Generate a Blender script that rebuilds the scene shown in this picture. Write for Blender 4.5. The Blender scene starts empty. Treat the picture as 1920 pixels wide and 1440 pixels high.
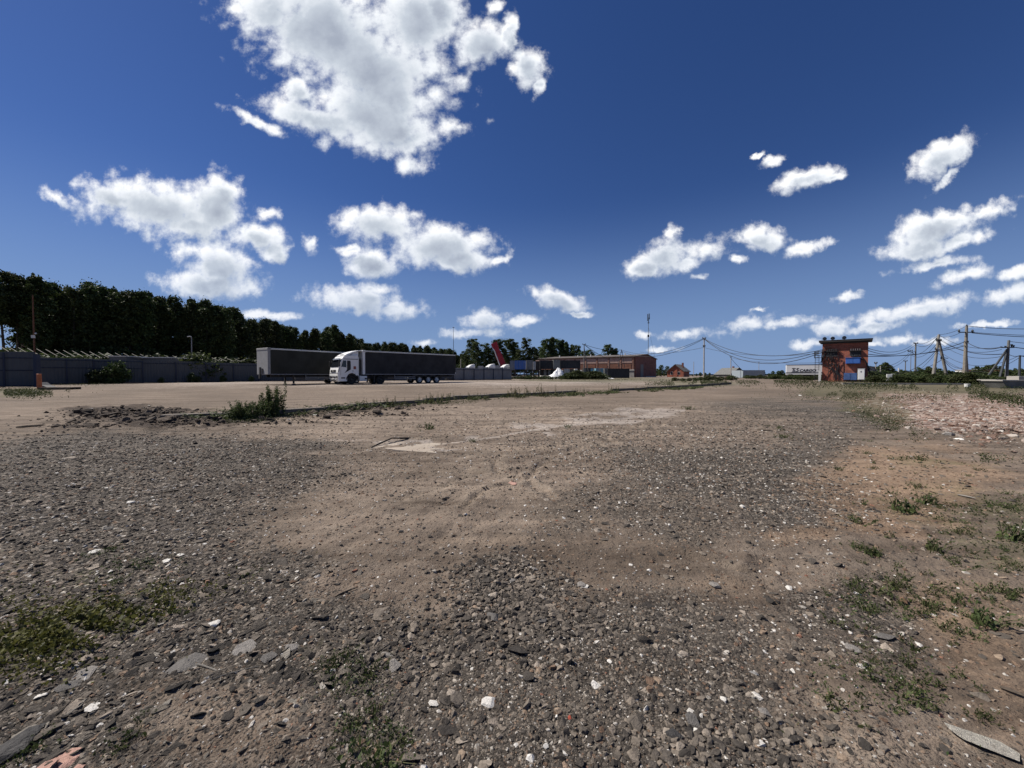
import bpy, bmesh, math, random
import numpy as np
from mathutils import Vector, Matrix
R = math.radians
sc = bpy.context.scene
COL = sc.collection

# ------------------------------------------------------------------ camera
EYE = 1.5
FPX = 721.0
PITCH = math.atan(16 / FPX)
cam_d = bpy.data.cameras.new('camera')
cam_d.sensor_width = 36.0
cam_d.lens = 36.0 * FPX / 1920
cam_d.clip_start = 0.05
cam_d.clip_end = 12000
cam = bpy.data.objects.new('camera', cam_d)
cam.location = (0, 0, EYE)
cam.rotation_euler = (R(90) - PITCH, 0, 0)
COL.objects.link(cam)
sc.camera = cam

# ------------------------------------------------------------------ sun, view
SUN_EL = R(50)
SUN = Vector((-0.955 * math.cos(SUN_EL), 0.295 * math.cos(SUN_EL), math.sin(SUN_EL))).normalized()
SUN_AZ = math.atan2(SUN.x, SUN.y)          # clockwise from +Y
sd = bpy.data.lights.new('sun', 'SUN')
sd.energy = 5.0
sd.angle = R(0.5)
sd.color = (1.0, 0.94, 0.85)
so = bpy.data.objects.new('sun', sd)
so.rotation_euler = SUN.to_track_quat('Z', 'Y').to_euler()
so.location = (-60, 20, 80)
COL.objects.link(so)
sc.view_settings.view_transform = 'Standard'
sc.view_settings.look = 'None'
sc.view_settings.exposure = 0.42
sc.view_settings.gamma = 1.0
sc.view_settings.use_curve_mapping = False

# ------------------------------------------------------------------ node helpers
class NT:
    def __init__(s, tree):
        s.t = tree; s.N = tree.nodes; s.L = tree.links
    def n(s, typ, **kw):
        nd = s.N.new(typ)
        for k, v in kw.items():
            setattr(nd, k, v)
        return nd
    def put(s, sock, v):
        if v is None: return
        if isinstance(v, bpy.types.NodeSocket): s.L.new(v, sock)
        elif isinstance(v, bpy.types.Node): s.L.new(v.outputs[0], sock)
        else:
            if isinstance(v, (tuple, list)) and len(v) == 3 and sock.type == 'RGBA': v = (*v, 1)
            sock.default_value = v
    def m(s, op, a, b=None, c=None, clamp=False):
        nd = s.n('ShaderNodeMath', operation=op); nd.use_clamp = clamp
        s.put(nd.inputs[0], a); s.put(nd.inputs[1], b); s.put(nd.inputs[2], c)
        return nd.outputs[0]
    def v(s, op, a, b=None, out=0):
        nd = s.n('ShaderNodeVectorMath', operation=op)
        s.put(nd.inputs[0], a); s.put(nd.inputs[1], b)
        return nd.outputs[out]
    def mix(s, f, a, b, blend='MIX'):
        nd = s.n('ShaderNodeMix', data_type='RGBA', blend_type=blend)
        s.put(nd.inputs[0], f); s.put(nd.inputs[6], a); s.put(nd.inputs[7], b)
        return nd.outputs[2]
    def ramp(s, f, stops, interp='LINEAR'):
        nd = s.n('ShaderNodeValToRGB'); cr = nd.color_ramp; cr.interpolation = interp
        while len(cr.elements) < len(stops): cr.elements.new(0.5)
        for e, (p, c) in zip(cr.elements, stops):
            e.position = p
            e.color = (*c, 1) if isinstance(c, (tuple, list)) else (c, c, c, 1)
        s.put(nd.inputs[0], f)
        return nd.outputs[0]
    def noise(s, vec, scale, detail=4, rough=0.55, dist=0.0, out=0):
        nd = s.n('ShaderNodeTexNoise')
        s.put(nd.inputs['Vector'], vec)
        nd.inputs['Scale'].default_value = scale; nd.inputs['Detail'].default_value = detail
        nd.inputs['Roughness'].default_value = rough; nd.inputs['Distortion'].default_value = dist
        return nd.outputs[out]
    def vor(s, vec, scale, feature='F1', out='Distance', rnd=1.0):
        nd = s.n('ShaderNodeTexVoronoi', feature=feature)
        s.put(nd.inputs['Vector'], vec); nd.inputs['Scale'].default_value = scale
        nd.inputs['Randomness'].default_value = rnd
        return nd.outputs[out]
    def sstep(s, x, a, b):
        nd = s.n('ShaderNodeMapRange', interpolation_type='SMOOTHSTEP')
        s.put(nd.inputs[0], x); nd.inputs[1].default_value = a; nd.inputs[2].default_value = b
        return nd.outputs[0]

# ------------------------------------------------------------------ sky with its clouds (world)
def uv_of(px, py):
    a = (px - 960) / FPX; b = (720 - py) / FPX
    y = math.cos(PITCH) + b * math.sin(PITCH); z = -math.sin(PITCH) + b * math.cos(PITCH)
    return a / y, z / y
CLOUDS = [
 (620,60,175,105,-28),(700,125,150,85,-20),(775,40,85,80,0),(500,15,60,55,-30),(690,215,120,62,-8),(735,250,78,42,0),(600,222,115,26,-14),(478,228,48,10,-24),(560,172,26,26,30),(725,180,88,60,0),(820,20,45,60,0),
 (900,82,56,42,15),(955,60,16,35,0),(988,125,34,34,-30),(1012,162,10,16,-20),(925,12,16,12,0),(850,238,28,16,-8),(770,311,30,15,0),
 (300,388,135,50,-9),(400,385,62,48,0),(210,372,78,24,-20),(112,372,34,11,-24),(352,422,74,24,-8),(425,365,40,26,0),
 (480,442,50,26,-8),(415,500,70,42,-10),(395,535,96,25,-4),(512,470,30,20,0),(348,470,24,18,0),(500,400,24,10,8),(585,455,14,16,-40),
 (710,420,78,33,-3),(820,460,92,40,0),(868,488,62,22,-4),(698,496,52,24,0),(655,470,24,10,0),(938,488,24,9,35),
 (670,562,88,24,-6),(732,580,50,15,0),(692,540,40,13,0),(500,590,62,8,0),
 (905,602,42,20,8),(890,624,54,9,0),(985,602,40,10,10),(1042,562,46,20,-18),(1066,572,30,14,0),(1003,548,16,9,-10),(1088,589,22,4,0),(795,641,20,7,0),
 (1242,478,48,30,20),(1208,505,42,20,0),(1325,468,42,18,12),(1290,492,44,12,15),(1425,450,50,26,-4),(1512,465,44,9,14),(1262,440,14,12,50),(1310,515,16,6,0),(1385,485,14,7,0),
 (1508,336,62,20,19),(1448,303,22,9,27),(1425,290,10,4,30),(1768,296,66,26,29),(1780,330,32,8,40),(1562,330,20,6,20),
 (1760,428,88,30,14),(1835,402,52,13,22),(1725,465,68,20,6),(1800,452,56,13,14),(1752,494,60,9,9),(1802,516,50,12,17),(1892,550,46,14,15),(1905,505,34,11,10),
 (1588,556,26,7,9),(1720,582,98,12,9),(1768,571,48,15,10),(1640,612,52,8,10),(1555,614,28,14,0),(1398,608,44,13,14),(1465,605,44,8,6),(1425,578,11,3,8),
 (1285,629,42,9,6),(1515,644,36,9,10),(1210,628,15,6,-10),(1850,608,44,5,3),(1690,636,38,8,6),(1740,640,44,6,3),(1620,648,40,5,4),(1240,655,26,4,2)]

world = bpy.data.worlds.new('World'); sc.world = world; world.use_nodes = True
wt = world.node_tree; wt.nodes.clear()

def field_group():
    g = bpy.data.node_groups.new('cloud_field', 'ShaderNodeTree')
    g.interface.new_socket('Vector', in_out='INPUT', socket_type='NodeSocketVector')
    g.interface.new_socket('Field', in_out='OUTPUT', socket_type='NodeSocketFloat')
    g.interface.new_socket('Depth', in_out='OUTPUT', socket_type='NodeSocketFloat')
    w = NT(g)
    gi = w.n('NodeGroupInput'); go = w.n('NodeGroupOutput')
    uv = gi.outputs[0]
    nz = w.noise(uv, 9.0, 3, 0.6, out=1)
    wv = w.v('MULTIPLY', w.v('SUBTRACT', nz, (0.5, 0.5, 0.5)), (0.045, 0.032, 0.0))
    nz2 = w.noise(uv, 34.0, 3, 0.6, out=1)
    wv2 = w.v('MULTIPLY', w.v('SUBTRACT', nz2, (0.5, 0.5, 0.5)), (0.040, 0.026, 0.0))
    p = w.v('ADD', w.v('ADD', uv, wv), wv2)
    sp = w.n('ShaderNodeSeparateXYZ'); w.put(sp.inputs[0], p)
    cur = None
    for (cx, cy, rx, ry, rot) in CLOUDS:
        u, v = uv_of(cx, cy)
        mp = w.n('ShaderNodeMapping', vector_type='TEXTURE')
        cb = w.n('ShaderNodeCombineXYZ'); w.put(cb.inputs[0], sp.outputs[0]); w.put(cb.inputs[1], sp.outputs[1]); w.put(cb.inputs[2], cur)
        w.put(mp.inputs[0], cb.outputs[0])
        mp.inputs['Location'].default_value = (u, v, 0)
        mp.inputs['Rotation'].default_value = (0, 0, R(rot))
        soft = 1.55 if ry < 20 else 1.0
        mp.inputs['Scale'].default_value = (rx / FPX * soft, ry / FPX * soft, 1e6)
        d = w.v('LENGTH', mp.outputs[0], out=1)
        if soft > 1: d = w.m('ADD', d, 0.33)
        if cur is None: cur = d
        else:
            nd = w.n('ShaderNodeMath', operation='SMOOTH_MIN')
            w.put(nd.inputs[0], cur); w.put(nd.inputs[1], d); nd.inputs[2].default_value = 0.25
            cur = nd.outputs[0]
    base = w.m('SUBTRACT', 1.08, cur)
    base = w.m('MAXIMUM', base, -1.2)
    n1 = w.noise(uv, 11.0, 9, 0.62)
    n3 = w.noise(uv, 38.0, 8, 0.68)
    amp = w.m('ADD', w.m('MULTIPLY', w.m('SUBTRACT', n1, 0.5), 1.45), w.m('MULTIPLY', w.m('SUBTRACT', n3, 0.5), 1.0))
    # cauliflower lobes
    vb = w.vor(w.v('ADD', uv, w.v('MULTIPLY', nz, (0.02, 0.02, 0))), 26.0)
    lob = w.m('MULTIPLY', w.m('SUBTRACT', 0.45, vb), 0.55)
    f = w.m('ADD', w.m('ADD', base, amp), lob)
    w.put(go.inputs[0], f); w.put(go.inputs[1], w.m('ADD', base, w.m('MULTIPLY', w.m('SUBTRACT', n1, 0.5), 1.1)))
    return g
fg = field_group()
w = NT(wt)
tc = w.n('ShaderNodeTexCoord')
dirv = tc.outputs['Generated']
sep = w.n('ShaderNodeSeparateXYZ'); w.put(sep.inputs[0], dirv)
X, Y, Z = sep.outputs
ysafe = w.m('MAXIMUM', Y, 0.05)
u = w.m('DIVIDE', X, ysafe); v = w.m('DIVIDE', Z, ysafe)
cmb = w.n('ShaderNodeCombineXYZ'); w.put(cmb.inputs[0], u); w.put(cmb.inputs[1], v)
uv = cmb.outputs[0]
g1 = w.n('ShaderNodeGroup'); g1.node_tree = fg; w.put(g1.inputs[0], uv)
g2 = w.n('ShaderNodeGroup'); g2.node_tree = fg; w.put(g2.inputs[0], w.v('ADD', uv, (-0.012, 0.024, 0)))
F1 = g1.outputs[0]; F2 = g2.outputs[0]
# the same kind of cumulus over the rest of the sky, on a flat cloud layer
zs = w.m('MAXIMUM', Z, 0.03)
pc = w.n('ShaderNodeCombineXYZ'); w.put(pc.inputs[0], w.m('DIVIDE', X, zs)); w.put(pc.inputs[1], w.m('DIVIDE', Y, zs))
gn = w.m('SUBTRACT', w.m('MULTIPLY', w.noise(pc.outputs[0], 1.3, 8, 0.6), 6.0), 3.6)
ins = w.m('MULTIPLY', w.sstep(Y, 0.25, 0.4), w.m('MULTIPLY', w.m('SUBTRACT', 1.0, w.sstep(w.m('ABSOLUTE', u), 1.38, 1.6)), w.m('SUBTRACT', 1.0, w.sstep(v, 1.0, 1.2))))
def lerp(f, a, b): return w.m('ADD', w.m('MULTIPLY', a, w.m('SUBTRACT', 1.0, f)), w.m('MULTIPLY', b, f))
F = lerp(ins, gn, F1)
alpha = w.m('MULTIPLY', w.sstep(F, -0.28, 0.58), w.sstep(Z, -0.01, 0.02))
alpha = w.m('MULTIPLY', alpha, w.m('SUBTRACT', 1.0, w.m('MULTIPLY', w.m('SUBTRACT', 1.0, w.sstep(v, 0.08, 0.40)), 0.28)))
# thickness greys the belly, the side toward the sun stays white
thick = w.m('ADD', w.m('MULTIPLY', w.sstep(g1.outputs[1], 0.25, 1.05), ins), w.m('MULTIPLY', w.sstep(F, 0.35, 1.25), w.m('SUBTRACT', 1.0, ins)))
lit = w.m('MULTIPLY', w.m('SUBTRACT', g1.outputs[1], g2.outputs[1]), ins)
bel = w.noise(uv, 6.0, 5, 0.55)
br = w.m('SUBTRACT', 0.86, w.m('MULTIPLY', thick, w.m('MULTIPLY_ADD', bel, 0.85, 0.06)))
br = w.m('ADD', br, w.m('MULTIPLY', lit, 0.35))
ccol = w.ramp(br, [(0.0, (.22, .26, .34)), (0.35, (.34, .38, .46)), (0.6, (.50, .55, .62)), (0.85, (.80, .83, .87)), (1.0, (.97, .97, .97))])
skyt = w.n('ShaderNodeTexSky', sky_type='NISHITA')
skyt.sun_disc = False; skyt.sun_elevation = SUN_EL; skyt.sun_rotation = SUN_AZ
skyt.altitude = 300; skyt.air_density = 1.0; skyt.dust_density = 0.15; skyt.ozone_density = 2.2
skyc = w.mix(1.0, skyt.outputs[0], (0.70, 0.74, 1.02), 'MULTIPLY')
hs = w.n('ShaderNodeHueSaturation'); w.put(hs.inputs['Color'], skyc); hs.inputs['Saturation'].default_value = 1.12
hz = w.m('MULTIPLY', w.m('SUBTRACT', 1.0, w.sstep(Z, -0.03, 0.42)), 0.92)
hcol = w.mix(hz, hs.outputs[0], (3.1, 4.85, 8.4, 1))
bg1 = w.n('ShaderNodeBackground'); w.put(bg1.inputs[0], hcol); bg1.inputs[1].default_value = 0.050
bg2 = w.n('ShaderNodeBackground'); w.put(bg2.inputs[0], ccol); bg2.inputs[1].default_value = 0.88
mx = w.n('ShaderNodeMixShader'); w.put(mx.inputs[0], alpha); w.put(mx.inputs[1], bg1.outputs[0]); w.put(mx.inputs[2], bg2.outputs[0])
world.cycles.sampling_method = 'MANUAL'; world.cycles.sample_map_resolution = 256
sc.cycles.max_bounces = 4; sc.cycles.diffuse_bounces = 2; sc.cycles.glossy_bounces = 2
wo = w.n('ShaderNodeOutputWorld'); w.put(wo.inputs[0], mx.outputs[0])

# ------------------------------------------------------------------ noise and terrain
def _h(i, j, s):
    n = (i.astype(np.int64) * 374761393 + j.astype(np.int64) * 668265263 + s * 1442695041) & 0xffffffff
    n = ((n ^ (n >> 13)) * 1274126177) & 0xffffffff
    n = (n ^ (n >> 16)) & 0xffffffff
    return n / 4294967295.0
def vnoise(x, y, s=0):
    i = np.floor(x); j = np.floor(y); fx = x - i; fy = y - j
    fx = fx * fx * (3 - 2 * fx); fy = fy * fy * (3 - 2 * fy)
    a = _h(i, j, s); b = _h(i + 1, j, s); c = _h(i, j + 1, s); d = _h(i + 1, j + 1, s)
    return (a * (1 - fx) + b * fx) * (1 - fy) + (c * (1 - fx) + d * fx) * fy
def fbm(x, y, s=0, o=4):
    r = 0; a = 0.5; t = 0
    for k in range(o):
        r = r + a * vnoise(x * 2 ** k + 17.3 * k, y * 2 ** k - 9.1 * k, s + k); t += a; a *= 0.5
    return r / t
def HB(x, y):
    y = np.asarray(y, float)
    return 0.9 * (1 - np.exp(-np.maximum(y, 0) / 60.0))
def survey(x, y, z):
    """bearing and dip of a ground point as the surveyor's plate saw it (only used to lay out soil patches)"""
    cp, sp = math.cos(PITCH), math.sin(PITCH)
    dz = z - EYE
    dep = np.maximum(y * cp - dz * sp, 0.05)
    up = y * sp + dz * cp
    return 960 + FPX * x / dep, 720 - FPX * up / dep
def ell(px, py, L):
    m = np.zeros_like(px)
    for e in L:
        cx, cy, rx, ry = e[:4]; rot = e[4] if len(e) > 4 else 0; st = e[5] if len(e) > 5 else 1.0
        a = R(rot); dx = px - cx; dy = -(py - cy)
        q = ((dx * math.cos(a) + dy * math.sin(a)) / rx) ** 2 + ((-dx * math.sin(a) + dy * math.cos(a)) / ry) ** 2
        m = np.maximum(m, st * np.exp(-0.7 * q * q))
    return m
def pline(px, py, pts, wd, asp=1.0):
    d = np.full_like(px, 1e9)
    for (x0, y0), (x1, y1) in zip(pts[:-1], pts[1:]):
        vx, vy = x1 - x0, (y1 - y0) * asp; qx = px - x0; qy = (py - y0) * asp
        t = np.clip((qx * vx + qy * vy) / (vx * vx + vy * vy), 0, 1)
        d = np.minimum(d, np.hypot(qx - t * vx, qy - t * vy))
    return np.exp(-(d / wd) ** 2)
TRACKS = [[(560,1075),(660,1010),(770,940),(880,885),(1000,850),(1150,806),(1330,760)], [(610,1130),(720,1060),(850,965),(950,905),(1030,862),(1180,815),(1350,768)],
          [(820,872),(930,885),(1030,930),(1130,990),(1240,1040),(1420,1085)], [(640,880),(760,868),(900,850),(1040,838),(1240,790)], [(420,905),(600,860),(760,828),(950,800),(1200,760)]]
def zones(x, y):
    z = HB(x, y); px, py = survey(x, y, z)
    ok = (y > 0.4)
    jx = (fbm(x * 0.9, y * 0.9, 5) - .5); jy = (fbm(x * 0.9, y * 0.9, 11) - .5)
    wob = np.clip((py - 704) / 250, 0.02, 1.0)
    px2 = px + jx * 220 * wob; py2 = py + jy * 130 * wob
    g = ell(px2, py2, [(260,880,430,75),(120,960,380,90),(330,1150,420,150),(1250,850,330,75),(1450,790,200,40),(1100,1300,430,170),
        (945,1100,110,60),(1000,1420,800,130),(1520,930,130,60),(600,1300,260,120,0,.75),(0,1330,300,160),(1560,1180,160,110,-30,.65),(1300,960,300,70,0,.55)])
    d = ell(px2, py2, [(800,960,230,85),(740,1100,150,60),(1440,1065,130,42),(1000,880,170,60),(470,1390,190,80,0,.8),(1000,800,600,45,0,.8),(650,900,120,60,20,.6),(1600,1350,240,120,-20,.7)])
    p = np.maximum(ell(px, py2, [(760,838,62,11),(850,833,60,4,6,.7),(640,826,60,8,0,.5),(1000,800,45,5,8,.9),(1190,776,90,9,6,.75),(1100,788,60,5,0,.6)]),
        0.9 * pline(px, py, [(830,834),(930,818),(1000,806),(1080,797),(1170,785),(1280,769)], 7, 3.0))
    far = np.clip(1 - np.abs(py - 716) / 22, 0, 1) ** 0.6 * np.clip((1500 - px) / 160, 0, 1) * (0.22 + .52 * fbm(x * .11, y * .11, 91, 4))
    p = np.maximum(p, far * ok)
    s = ell(px2, py2, [(1720,900,190,60),(1620,960,100,50),(1810,1180,150,110,-20,.6),(1500,1000,50,14,0,.6),(1880,1290,120,90,0,.5),(1330,1120,90,30,0,.35)])
    b = ell(px2, py, [(1830,775,190,34),(1700,750,130,18,0,.7)])
    m = ell(px2, py2, [(150,1170,190,50,14),(30,1200,90,60,10),(190,1055,60,16,0,.7),(40,735,60,8),(1640,765,70,30,-15),(1560,737,60,10),(1790,870,140,16,0,.6),(1780,950,170,40,-8,.55),(1880,1010,120,70,0,.6),
        (650,1290,90,60,0,.5),(720,1400,60,50,0,.6),(430,780,90,8,0,.6),(1750,728,260,12),(1310,719,80,6),(1120,712,160,5)])
    wdk = ell(px, py2, [(250,778,140,14),(330,790,120,8),(130,800,60,4,0,.7),(640,772,90,7,5,.7)])
    sc_w = np.clip((py - 704) / 200, .1, 2.5)
    tA = np.zeros_like(px); tB = np.zeros_like(px)
    for pts in TRACKS:
        qx = px + jx * 150 * wob; qy = py + jy * 60 * wob; br_ = np.clip(fbm(x * .8, y * .8, 81, 3) * 3.2 - .9, .1, 1)
        tA = np.maximum(tA, br_ * pline(qx, qy, pts, 8.5 * sc_w, 2.0)); tB = np.maximum(tB, br_ * pline(qx, qy, pts, 22 * sc_w, 2.0))
    out = []
    for k in (g, d, p, s, b, m, wdk, tA, tB):
        out.append(np.where(ok, k, 0.0))
    out[0] = np.where(ok, out[0], 0.6)
    return out
def HF(x, y):
    """full ground height with its small relief"""
    x = np.asarray(x, float); y = np.asarray(y, float)
    r = np.hypot(x, y)
    z = HB(x, y)
    near = 1 / (1 + (r / 14) ** 2)
    z = z + (fbm(x * .45, y * .45, 3) - .5) * 0.10 * np.minimum(1, 1 / (1 + (r / 40) ** 2) + .15)
    z = z + (fbm(x * 3.1, y * 3.1, 21) - .5) * 0.035 * near
    z = z + (fbm(x * 14., y * 14., 31, 3) - .5) * 0.014 * near
    zo = zones(x, y)
    # clods ploughed up beside the slab and old wheel ruts in the dust
    z = z + zo[6] * (0.02 + 0.20 * np.maximum(fbm(x * 2.2, y * 2.2, 41) - .38, 0) * 2)
    ax = (x * 0.62 + y * 0.78); ac = (x * 0.78 - y * 0.62)
    rut = fbm(ax * 0.35, ac * 5.0 + 1.2 * np.sin(ax * .5), 51, 3) - .5
    z = z + zo[1] * rut * 0.085
    lug = .6 + .8 * fbm(x * 6.0, y * 6.0, 71, 2)
    z = z + (.040 * (zo[8] - zo[7]) - .030 * zo[7]) * lug * .8
    return z
def H1(x, y): return float(HF(np.array([x]), np.array([y]))[0])
def ray(px, py):
    a = (px - 960) / FPX; b = (720 - py) / FPX
    return Vector((a, math.cos(PITCH) + b * math.sin(PITCH), -math.sin(PITCH) + b * math.cos(PITCH)))
def P(px, py, Yd):
    d = ray(px, py); t = Yd / d.y
    return Vector((d.x * t, Yd, EYE + d.z * t))
def G(px, py):
    d = ray(px, py); lo, hi = 0.3, 900.0
    for _ in range(60):
        m_ = (lo + hi) / 2
        if EYE + d.z * m_ > float(HB(0, d.y * m_)): lo = m_
        else: hi = m_
    x, y = d.x * lo, d.y * lo
    return Vector((x, y, H1(x, y)))
def GY(px, Yd):
    x = (px - 960) / FPX * Yd * 1.0
    return Vector((x, Yd, H1(x, Yd)))

# ------------------------------------------------------------------ materials
MATS = {}
def mat(name, col, rough=0.8, metal=0.0, vary=0.15, scale=3.0, bump=0.0, bscale=20.0, spec=0.4, dirt=None, trans=0.0):
    if name in MATS: return MATS[name]
    m = bpy.data.materials.new(name); m.use_nodes = True
    w = NT(m.node_tree); b = w.N['Principled BSDF']
    tcn = w.n('ShaderNodeTexCoord'); oc = tcn.outputs['Object']
    c = (*col, 1)
    n1 = w.noise(oc, scale, 6, 0.6)
    dk = tuple(k * (1 - vary) for k in col); lt = tuple(min(1, k * (1 + vary)) for k in col)
    cc = w.mix(w.sstep(n1, .3, .7), (*dk, 1), (*lt, 1))
    if dirt:
        n2 = w.noise(oc, scale * .5, 8, 0.7)
        cc = w.mix(w.m('MULTIPLY', w.sstep(n2, .45, .7), dirt[1]), cc, (*dirt[0], 1))
    w.put(b.inputs['Base Color'], cc)
    b.inputs['Roughness'].default_value = rough; b.inputs['Metallic'].default_value = metal
    b.inputs['Specular IOR Level'].default_value = spec
    if bump > 0:
        bn = w.n('ShaderNodeBump'); bn.inputs['Strength'].default_value = bump; bn.inputs['Distance'].default_value = 0.03
        w.put(bn.inputs['Height'], w.noise(oc, bscale, 5, 0.6)); w.put(b.inputs['Normal'], bn.outputs[0])
    MATS[name] = m
    return m
def leafmat(name, c1, c2, trans=0.25):
    if name in MATS: return MATS[name]
    m = bpy.data.materials.new(name); m.use_nodes = True
    w = NT(m.node_tree); b = w.N['Principled BSDF']
    tcn = w.n('ShaderNodeTexCoord')
    geo = w.n('ShaderNodeNewGeometry')
    f = w.m('ADD', w.m('MULTIPLY', geo.outputs['Random Per Island'], .5), w.m('MULTIPLY', w.noise(tcn.outputs['Object'], .7, 3), .5))
    cc = w.mix(w.sstep(f, .25, .75), (*c1, 1), (*c2, 1))
    oi = w.n('ShaderNodeObjectInfo')
    hv = w.n('ShaderNodeHueSaturation'); w.put(hv.inputs['Color'], cc)
    w.put(hv.inputs['Value'], w.m('MULTIPLY_ADD', oi.outputs['Random'], .5, .75))
    w.put(hv.inputs['Hue'], w.m('MULTIPLY_ADD', oi.outputs['Random'], .03, .485))
    w.put(b.inputs['Base Color'], hv.outputs[0]); b.inputs['Roughness'].default_value = .65
    b.inputs['Specular IOR Level'].default_value = .25
    tr = w.n('ShaderNodeBsdfTranslucent'); w.put(tr.inputs[0], hv.outputs[0])
    ms = w.n('ShaderNodeMixShader'); ms.inputs[0].default_value = trans
    w.put(ms.inputs[1], b.outputs[0]); w.put(ms.inputs[2], tr.outputs[0])
    w.put(w.N['Material Output'].inputs[0], ms.outputs[0])
    MATS[name] = m
    return m
def stonemat(name, stops, bump=.5):
    m = bpy.data.materials.new(name); m.use_nodes = True
    w = NT(m.node_tree); b = w.N['Principled BSDF']
    oi = w.n('ShaderNodeObjectInfo'); tcn = w.n('ShaderNodeTexCoord')
    c = w.ramp(oi.outputs['Random'], stops)
    n = w.noise(tcn.outputs['Object'], 2.5, 6, .65)
    c = w.mix(1.0, c, w.ramp(n, [(0.3, .65), (0.7, 1.25)]), 'MULTIPLY')
    w.put(b.inputs['Base Color'], c); b.inputs['Roughness'].default_value = .9
    b.inputs['Specular IOR Level'].default_value = .2
    bn = w.n('ShaderNodeBump'); bn.inputs['Strength'].default_value = bump; bn.inputs['Distance'].default_value = 0.1
    w.put(bn.inputs['Height'], w.noise(tcn.outputs['Object'], 6, 6, .7)); w.put(b.inputs['Normal'], bn.outputs[0])
    MATS[name] = m
    return m

# ------------------------------------------------------------------ object helpers
def tag(o, label=None, cat=None, group=None, kind=None):
    if label: o['label'] = label
    if cat: o['category'] = cat
    if group: o['group'] = group
    if kind: o['kind'] = kind
    return o
def empty(name, loc=(0, 0, 0), rz=0, label=None, cat=None, group=None):
    o = bpy.data.objects.new(name, None); COL.objects.link(o)
    o.location = loc; o.rotation_euler = (0, 0, rz); o.empty_display_size = .3
    return tag(o, label, cat, group)
def np_mesh(name, V, Fq, m=None, smooth=False):
    V = np.asarray(V, np.float32); Fq = np.asarray(Fq, np.int32); k = Fq.shape[1]
    me = bpy.data.meshes.new(name)
    me.vertices.add(len(V)); me.vertices.foreach_set('co', V.ravel())
    me.loops.add(Fq.size); me.loops.foreach_set('vertex_index', Fq.ravel())
    me.polygons.add(len(Fq)); me.polygons.foreach_set('loop_start', np.arange(0, Fq.size, k, dtype=np.int32))
    me.polygons.foreach_set('loop_total', np.full(len(Fq), k, np.int32))
    if smooth: me.polygons.foreach_set('use_smooth', np.ones(len(Fq), bool))
    me.update(calc_edges=True); me.validate()
    if m: me.materials.append(m)
    return me
def link(name, me, parent=None, loc=(0, 0, 0), rot=(0, 0, 0), scl=(1, 1, 1)):
    o = bpy.data.objects.new(name, me); COL.objects.link(o)
    o.location = loc; o.rotation_euler = rot; o.scale = scl
    if parent: o.parent = parent
    return o
class MB:
    def __init__(s): s.v = []; s.f = []
    def add(s, vs, fs):
        k = len(s.v); s.v += [tuple(v) for v in vs]; s.f += [tuple(i + k for i in f) for f in fs]; return s
    def box(s, x0, x1, y0, y1, z0, z1):
        return s.add([(x0,y0,z0),(x1,y0,z0),(x1,y1,z0),(x0,y1,z0),(x0,y0,z1),(x1,y0,z1),(x1,y1,z1),(x0,y1,z1)],
                     [(0,3,2,1),(4,5,6,7),(0,1,5,4),(1,2,6,5),(2,3,7,6),(3,0,4,7)])
    def prism(s, prof, a, b, ax='y'):
        """profile of (p,q) extruded from a to b: ax y -> (p,t,q); ax z -> (p,q,t); ax x -> (t,p,q)"""
        n = len(prof)
        mk = {'y': lambda p, t: (p[0], t, p[1]), 'z': lambda p, t: (p[0], p[1], t), 'x': lambda p, t: (t, p[0], p[1])}[ax]
        vs = [mk(p, a) for p in prof] + [mk(p, b) for p in prof]
        fs = [tuple(range(n)), tuple(range(2 * n - 1, n - 1, -1))] + [(i, i + n, (i + 1) % n + n, (i + 1) % n) for i in range(n)]
        return s.add(vs, fs)
    def tube(s, pts, r, n=6, cap=True):
        pts = [Vector(p) for p in pts]; rr = r if isinstance(r, (list, tuple)) else [r] * len(pts)
        k = len(s.v); up = Vector((0, 0, 1)); prev = None
        for i, p in enumerate(pts):
            d = (pts[min(i + 1, len(pts) - 1)] - pts[max(i - 1, 0)]).normalized()
            a = d.cross(up)
            if a.length < .05: a = d.cross(Vector((0, 1, 0)))
            a.normalize(); b = d.cross(a)
            if prev is not None and a.dot(prev) < 0: a = -a; b = -b
            prev = a
            for j in range(n):
                t = 2 * math.pi * j / n
                s.v.append(tuple(p + a * math.cos(t) * rr[i] + b * math.sin(t) * rr[i]))
        for i in range(len(pts) - 1):
            for j in range(n):
                q = k + i * n
                s.f.append((q + j, q + (j + 1) % n, q + n + (j + 1) % n, q + n + j))
        if cap:
            s.f.append(tuple(k + j for j in range(n))); s.f.append(tuple(k + (len(pts) - 1) * n + j for j in reversed(range(n))))
        return s
    def build(s, name, m, parent=None, bevel=0, seg=2, smooth=False, loc=(0, 0, 0), rot=(0, 0, 0)):
        me = bpy.data.meshes.new(name); me.from_pydata(s.v, [], s.f)
        bm = bmesh.new(); bm.from_mesh(me); bmesh.ops.recalc_face_normals(bm, faces=bm.faces)
        if bevel:
            bmesh.ops.bevel(bm, geom=[e for e in bm.edges if e.is_manifold and e.calc_face_angle(0) > .5], offset=bevel, segments=seg, profile=.6, affect='EDGES')
        bm.to_mesh(me); bm.free()
        if smooth:
            for p in me.polygons: p.use_smooth = True
        me.materials.append(m)
        return link(name, me, parent, loc, rot)
def copy_tree(o, parent=None):
    c = o.copy(); COL.objects.link(c)
    if parent: c.parent = parent
    for ch in list(o.children): copy_tree(ch, c)
    return c

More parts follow.
